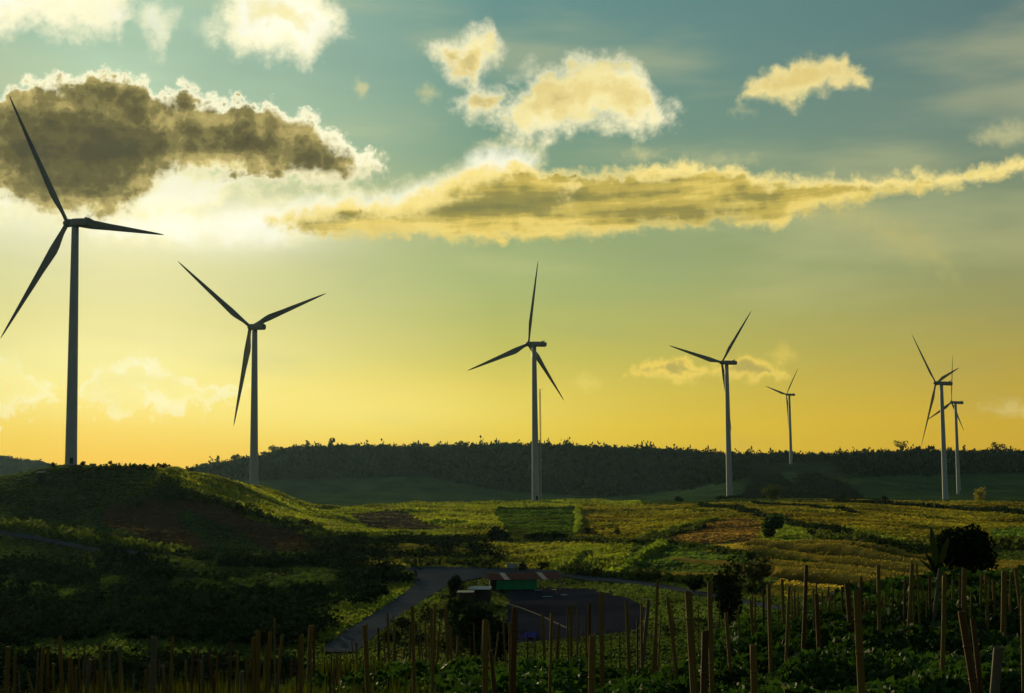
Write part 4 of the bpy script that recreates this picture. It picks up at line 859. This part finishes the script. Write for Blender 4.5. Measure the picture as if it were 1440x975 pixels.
def shed(px, py, d, wpx, label, mat, tilt=.12, h=1.6, dep=2.6):
    a = Vector(at(px, py, d)); gz = tz(a.x, a.y); S = d/F; W = wpx*S; h = max(a.z-gz, .8) if True else h
    root = empty('lean_to', (a.x, a.y, gz), R(-4)); tag(root, label, 'shelter')
    for sx in (-1, 1):
        for sy in (-1, 1): mb = MB(); mb.box((sx*W*.45, sy*dep*.42, h*.48), (.09, .09, h*.96)); mb.build('post', M['wood'], root)
    mb = MB(); cs = 17; v = []; f = []
    for yy in (-1, 1):
        for k in range(cs): v.append((-W/2+W*k/(cs-1), yy*dep/2, h+yy*tilt*dep/2+.05*(k % 2)))
    for k in range(cs-1): f.append((k, k+1, cs+k+1, cs+k))
    mb.add(v, f); mb.build('roof', mat, root)
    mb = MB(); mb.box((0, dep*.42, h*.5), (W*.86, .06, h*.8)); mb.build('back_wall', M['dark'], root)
shed(676, 827, 236, 30, 'low shelter with pale blue sheet roof in front of the hut', M['pale'], dep=2.8)
shed(655, 832, 226, 24, 'low shelter with cream roof left of the pale blue one', M['cream'], tilt=.06, dep=2.2)
shed(617, 788, 345, 17, 'pale roofed shelter among the dark shrubs behind the road', M['pale'], dep=2.4)
shed(57, 664, 478, 12, 'tiny white roofed shed on the left hill below the first turbine', M['cream'], dep=3)
shed(1367, 706, 1000, 14, 'small grey hut beside the yellow leaved tree', M['kerb'], dep=4)
def cabin(px, py, d, label):
    a = Vector(at(px, py, d)); gz = tz(a.x, a.y); a.z = gz; root = empty('transformer_cabin', a, R(15)); tag(root, label, 'cabin')
    mb = MB(); mb.box((0, 0, 1.3), (4.2, 3, 2.6)); mb.build('cabin_body', M['cream'], root)
    mb = MB(); mb.add([(-2.3, -1.7, 2.6), (2.3, -1.7, 2.6), (2.3, 1.7, 2.6), (-2.3, 1.7, 2.6), (-1.0, 0, 3.9), (1.0, 0, 3.9)], [(0, 1, 5, 4), (1, 2, 5), (2, 3, 4, 5), (3, 0, 4), (3, 2, 1, 0)]); mb.build('roof', M['cream'], root)
    mb = MB(); mb.box((.6, -1.53, 1.0), (1.0, .06, 2.0)); mb.build('door', M['dark'], root)
cabin(1311, 709, 1080, 'small white cabin at the foot of the nearer right turbine')
# board on two legs behind the hut
a = Vector(at(720, 798, 322)); a.z = tz(a.x, a.y); root = empty('roadside_board', a); tag(root, 'pale blank board on posts behind the hut roof', 'board')
mb = MB(); mb.box((0, 0, 1.5), (2.3, .08, .95)); mb.build('panel', M['pale'], root)
for sx in (-.8, .8): mb = MB(); mb.box((sx, .06, .9), (.1, .06, 1.9)); mb.build('post', M['wood'], root)
# bits under and beside the open end of the hut
def table(px, py, d, lab, mat, w=1.2, h=.75):
    a = Vector(at(px, py, d)); a.z = tz(a.x, a.y); root = empty('table', a, random.random()); tag(root, lab, 'table')
    mb = MB(); mb.box((0, 0, h), (w, .7, .05)); mb.build('tabletop', mat, root)
    for sx in (-1, 1):
        for sy in (-1, 1): mb = MB(); mb.box((sx*w*.42, sy*.28, h*.5), (.05, .05, h)); mb.build('leg', M['wood'], root)
table(757, 820, 268, 'pale blue table under the open right end of the hut', M['pale'], 1.5, .9); table(779, 820, 268, 'cream table at the right corner post of the hut', M['cream'], .9, .9)
table(793, 823, 262, 'low cream table standing on the grass right of the hut', M['cream'], 1.0, .45); table(770, 824, 262, 'low pale table at the yard edge below the open end of the hut', M['pale'], 1.8, .35)
def barrel(px, py, d, lab, mat, lid):
    a = Vector(at(px, py, d)); a.z = tz(a.x, a.y); root = empty('barrel', a); tag(root, lab, 'barrel')
    rings = [[Vector((q*math.cos(2*math.pi*k/16), q*math.sin(2*math.pi*k/16), zz)) for k in range(16)] for q, zz in ((.36, 0), (.4, .1), (.42, .45), (.4, .5), (.42, .55), (.4, .95), (.36, 1.02))]
    mb = MB(); mb.loft(rings); mb.build('body', mat, root, smooth=False)
    mb = MB(); mb.loft([[Vector((q*math.cos(2*math.pi*k/16), q*math.sin(2*math.pi*k/16), zz)) for k in range(16)] for q, zz in ((.44, 1.02), (.44, 1.1), (.3, 1.2))]); mb.build('lid', lid, root)
barrel(661, 820, 262, 'red barrel with pale lid beside the pale blue roof', M['redp'], M['cream'])
# blue tarpaulin lying beyond the stakes
p = H([(738, 892), (754, 892)], 110, 200); q = H([(736, 901), (755, 900)], 110, 200)
o = sheet('tarpaulin', [p[0], p[1]], [q[0], q[1]], M['bluep'], lift=.3, nsub=6, seg=.4, kind=None); tag(o, 'small blue tarpaulin lying below the dark gravel yard', 'tarpaulin')

# ------------------------------------------------------------------ foreground crop
n = 235000
a = np.radians(RNG.uniform(-23, 23, n)); d = np.exp(RNG.uniform(math.log(6.5), math.log(82), n)); x = np.sin(a)*d; y = np.cos(a)*d
px, _ = pix(x, y, 0*x-3)
lim = np.interp(px, [-100, 360, 700, 900, 1050, 1200, 1350, 1500], [31, 36, 42, 46, 52, 66, 80, 84]); keep = d < lim*(.9+.15*RNG.random(n))
x, y, d, px = x[keep], y[keep], d[keep], px[keep]; n = len(x)
mound = fbm(x, y, 1.6, 3, 41); big = fbm(x, y, 7, 2, 43); leftness = np.clip((430-px)/160, 0, 1)
hcan = np.clip((mound-.36)*2.3, 0.03, 1)*(.42+.5*big)*(1-.5*leftness)
z = terr(x, y)+hcan*(1-.75*RNG.random(n)**2)
base = np.array((.028, .062, .013))*(1-leftness)[:, None]+np.array((.032, .048, .010))*leftness[:, None]; col = base*(.6+.9*fbm(x, y, 5, 2, 44))[:, None]
yel = RNG.random(n) < .012; col[yel] = (.10, .12, .03)
V, Fq, C = quads(np.stack([x, y, z], -1), .042+.0032*d, col, aspect=1.5)
tag(link('vine_crop', mesh_np('vine_crop', V, Fq, C), M['leaf']), 'low dark green leafy crop covering the foreground between the stakes', 'crop', kind='stuff')
n = 60000
a = np.radians(RNG.uniform(-23, 0, n)); d = np.exp(RNG.uniform(math.log(9), math.log(42), n)); x = np.sin(a)*d; y = np.cos(a)*d; px, _ = pix(x, y, 0*x-3)
keep = (d < np.interp(px, [-100, 360, 700], [31, 36, 42])) & (RNG.random(n) < np.clip((640-px)/300, .0, 1)*(fbm(x, y, 3, 3, 51) > .5)); x, y, d = x[keep], y[keep], d[keep]; n = len(x)
V, Fq, C = tufts(np.stack([x, y, terr(x, y)], -1), .15+1.1*fbm(x, y, 1.2, 3, 52)**1.6, .02+.0015*d, np.array([[.040, .046, .009]])*(.3+1.4*fbm(x, y, 1.3, 2, 53)**1.5)[:, None], k=3)
tag(link('tall_grass', mesh_np('tall_grass', V, Fq, C), M['grass']), 'tall lit grass among the stakes at the left foreground', 'grass', kind='stuff')

# ------------------------------------------------------------------ bamboo stakes
STK_ = """11,910,9,0,8 21,920,20,0,5 61,911,56,0,6 67,913,66,0,4 84,896,87,0,6 75,933,74,0,4 98,925,98,0,5 107,940,107,0,5 38,945,48,0,4 127,928,121,0,7g 138,944,138,0,6 150,945,149,0,4 155,915,152,950,3 68,950,68,0,5b
217,896,213,0,10g 243,897,238,0,5 271,915,269,0,4b 293,918,302,0,6b 324,905,322,0,5b 334,916,334,955,4 340,945,341,0,8g 356,897,359,0,7 261,930,261,0,3 188,948,187,0,4g 230,940,227,0,3 201,950,200,0,3b 282,930,283,965,3
363,887,362,0,8 380,890,374,0,7 386,870,387,968,3 397,893,389,0,5 410,928,410,958,5b 424,893,421,0,8 437,880,435,962,7 442,880,441,960,4b 501,904,501,935,4 513,880,519,0,8 532,884,533,935,5b 372,928,372,960,4 469,943,469,962,4b 526,925,525,948,3
545,863,547,927,4 580,853,582,0,6 568,915,568,945,4 598,872,600,945,3 606,857,606,950,5 612,851,608,0,5 616,890,616,942,4 627,853,630,943,5 633,880,635,944,5 644,895,642,943,4 661,912,661,935,3 683,873,681,0,10 690,915,695,0,7b 717,876,718,0,4 707,868,709,902,3 590,905,590,945,3 554,880,554,925,3
724,855,720,0,10b 763,863,765,912,5 776,864,774,0,5 785,880,783,918,4 798,857,799,915,3 803,851,804,925,5 812,855,812,908,3g 829,848,829,902,6b 833,893,834,0,12 846,833,848,962,8 824,865,824,895,3 742,890,742,915,3b 752,895,752,918,3 820,890,818,905,2
881,847,885,945,6 902,848,903,908,4 912,845,905,922,6g 925,816,917,950,5 922,870,922,928,4 896,872,896,902,3b 939,841,953,962,6 968,832,976,0,12 992,888,992,0,12b 998,820,1003,0,8 982,850,982,885,2 1021,862,1027,940,6 871,880,871,908,2b 860,885,860,905,2 948,868,948,905,2
1055,843,1058,890,4 1062,840,1061,888,3 1059,907,1060,0,11 1081,821,1084,935,6 1073,828,1074,888,4b 1100,815,1103,892,5 1110,825,1106,930,5 1134,795,1129,910,6b 1144,830,1144,892,3 1148,835,1152,925,7b 1156,833,1157,872,3 1168,840,1160,880,4 1174,830,1174,876,3 1184,825,1185,862,4b 1094,850,1094,880,2 1122,845,1122,880,3 1038,858,1039,895,3
1191,820,1197,890,8b 1205,831,1211,0,12 1211,811,1211,860,4b 1235,795,1237,910,6 1218,842,1215,862,4 1256,820,1256,862,3b 1273,815,1273,872,4b 1283,793,1278,885,6 1289,793,1293,882,3 1307,810,1308,867,4b 1322,800,1313,868,6g 1328,810,1324,945,7 1356,800,1357,862,8 1352,860,1370,0,12b 1368,870,1378,960,8b 1380,808,1380,852,4 1386,808,1388,872,4 1412,803,1410,898,8 1422,805,1420,852,4 1428,800,1438,900,6 1438,840,1440,960,6 1404,910,1398,0,15g 1350,810,1350,852,3b 1245,835,1245,865,3 1266,832,1266,860,3 1298,822,1298,860,3 1340,815,1340,850,3 1396,815,1397,850,3 1223,840,1224,866,3b"""
def stake_mesh(v):
    rng = random.Random(v); me_s = {}
    mb = MB(); rings = []; n = 10; nodes = sorted(rng.uniform(.25, .42)*(k+.6) for k in range(6)); z = 0; zs = [0]
    for q in nodes: zs += [q-.012, q, q+.012]
    zs = sorted(z_ for z_ in zs if z_ < 1.94)+[2.0]; bend = rng.uniform(-.03, .03)
    for z_ in zs:
        rad = 1.0-.09*z_/2+(.14 if any(abs(z_-q) < .002 for q in nodes) else 0)
        rings.append([Vector((rad*math.cos(2*math.pi*k/n)+bend*math.sin(z_*1.57)*20, rad*math.sin(2*math.pi*k/n), z_/2)) for k in range(n)])
    top = rings[-1]; cut = rng.uniform(-.010, .010)
    rings[-1] = [p+Vector((0, 0, cut*p.x)) for p in top]
    rings.append([Vector(((p.x-bend*0)*.74, p.y*.74, p.z)) for p in rings[-1]]); rings.append([Vector((p.x, p.y, p.z-.05)) for p in rings[-1]])
    mb.loft(rings); me = bpy.data.meshes.new('stake'); me.from_pydata(mb.v, [], mb.f); me.update()
    return me
STM = {}
def stake_me(v, mk):
    if (v, mk) not in STM:
        m_ = stake_mesh(v); m_.materials.append(M[mk]); m_.polygons.foreach_set('use_smooth', [abs(p.normal.z) < .5 for p in m_.polygons]); STM[(v, mk)] = m_
    return STM[(v, mk)]
def landmark(px):
    for x1, s in ((60, 'at the left edge of the field'), (190, 'by the rounded dark bush'), (330, 'below the red hillside'), (470, 'left of the lower road'), (560, 'in front of the lower road'), (648, 'just left of the wide dark tree'),
                  (705, 'in front of the wide dark tree'), (790, 'below the green walled hut'), (870, 'in front of the gravel yard'), (945, 'right of the gravel yard'), (1008, 'left of the slim dark tree'), (1095, 'right of the slim dark tree'), (1180, 'below the furrowed field'), (1255, 'left of the banana plant'),
                  (1335, 'below the banana plant'), (1400, 'below the big round tree')):
        if px < x1: return s
    return 'at the right edge of the field'
SL = []
for tok in STK_.split():
    mk = 'bamboo'
    if tok[-1] == 'g': mk = 'bamboo2'; tok = tok[:-1]
    elif tok[-1] == 'b': mk = 'bamboo3'; tok = tok[:-1]
    xt, yt, xb, yb, w = map(float, tok.split(',')); SL.append((xt, yt, xb, yb, w, mk))
xr = random.Random(3)
for i in range(46):
    xx = xr.uniform(5, 480); SL.append((xx, xr.uniform(905, 948), xx+xr.uniform(-5, 5), 0 if i % 3 else xr.uniform(955, 972), xr.choice((2.5, 3, 3.5, 4.5)), xr.choice(('bamboo', 'bamboo', 'bamboo3', 'bamboo2'))))
for i in range(44):
    xx = xr.uniform(490, 1430); tb = float(np.interp(xx, [490, 700, 880, 1050, 1200, 1430], [930, 915, 900, 880, 862, 858])); SL.append((xx, tb-xr.uniform(22, 50), xx+xr.uniform(-3, 3), tb+xr.uniform(-6, 14), xr.choice((1.8, 2.2, 2.6)), xr.choice(('bamboo', 'bamboo', 'bamboo3'))))
ORD = ['first', 'second', 'third', 'fourth', 'fifth', 'sixth', 'seventh', 'eighth', 'ninth', 'tenth', 'eleventh', 'twelfth', 'thirteenth', 'fourteenth', 'fifteenth', 'sixteenth', 'seventeenth', 'eighteenth', 'nineteenth', 'twentieth']
desc = []
for xt, yt, xb, yb, w, mk in SL:
    size = 'thick near' if w >= 7 else ('slim' if w >= 4 else 'thin distant')
    desc.append((size, {'bamboo': 'tan', 'bamboo2': 'grey weathered', 'bamboo3': 'brown'}[mk], landmark(xt)))
from collections import Counter
tot = Counter(desc); seen = Counter(); order = sorted(range(len(SL)), key=lambda i: SL[i][0])
for i in order:
    xt, yt, xb, yb, w, mk = SL[i]; dk = desc[i]; seen[dk] += 1
    lean = ' leaning left' if xt < xb-5 else (' leaning right' if xt > xb+5 else '')
    lab = f"{dk[0]} {dk[1]} bamboo stake{lean} {dk[2]}"
    if tot[dk] > 1: lab += f", {ORD[seen[dk]-1]} from left"
    if yb > 0:
        _, _, _, d = hit(xb, yb, dmin=10, dmax=80, lift=.38)
        d = min(d, 78)
    else: d = min(.062*F/w, 15.0)
    Tp = Vector(at(xt, yt, d)); Bp = Vector(at(xb, yb if yb > 0 else 985, d)); dr = (Bp-Tp).normalized(); gz = tz(Bp.x, Bp.y)
    if yb == 0: Bp = Tp+dr*((Tp.z-gz)/max(-dr.z, .3))
    else: Bp = Tp+dr*((Tp.z-gz)/max(-dr.z, .3))
    Bp = Bp+dr*.25; ln = (Tp-Bp).length; rad = w*d/F/2*.92
    o = link('bamboo_stake', stake_me(i % 7, mk), None); o.matrix_world = Matrix.Translation(Bp) @ (Tp-Bp).to_track_quat('Z', 'Y').to_matrix().to_4x4() @ Matrix.Rotation(i*1.7, 4, 'Z') @ Matrix.Diagonal((rad, rad, ln, 1))
    tag(o, lab, 'stake', 'bamboo stakes in the foreground field')

# ------------------------------------------------------------------ haze
mb = MB(); mb.box((0, 0, 77), (10300, 10300, 234)); o = mb.build('haze', None); tag(o, kind='stuff')
hm = bpy.data.materials.new('haze_air'); hm.use_nodes = True; t = hm.node_tree; t.nodes.clear()
pv = t.nodes.new('ShaderNodeVolumePrincipled'); pv.inputs['Color'].default_value = (.45, .78, 1.0, 1); pv.inputs['Density'].default_value = HAZE = 1.35e-5; pv.inputs['Anisotropy'].default_value = .55
oo = t.nodes.new('ShaderNodeOutputMaterial'); t.links.new(pv.outputs[0], oo.inputs['Volume']); o.data.materials.append(hm)
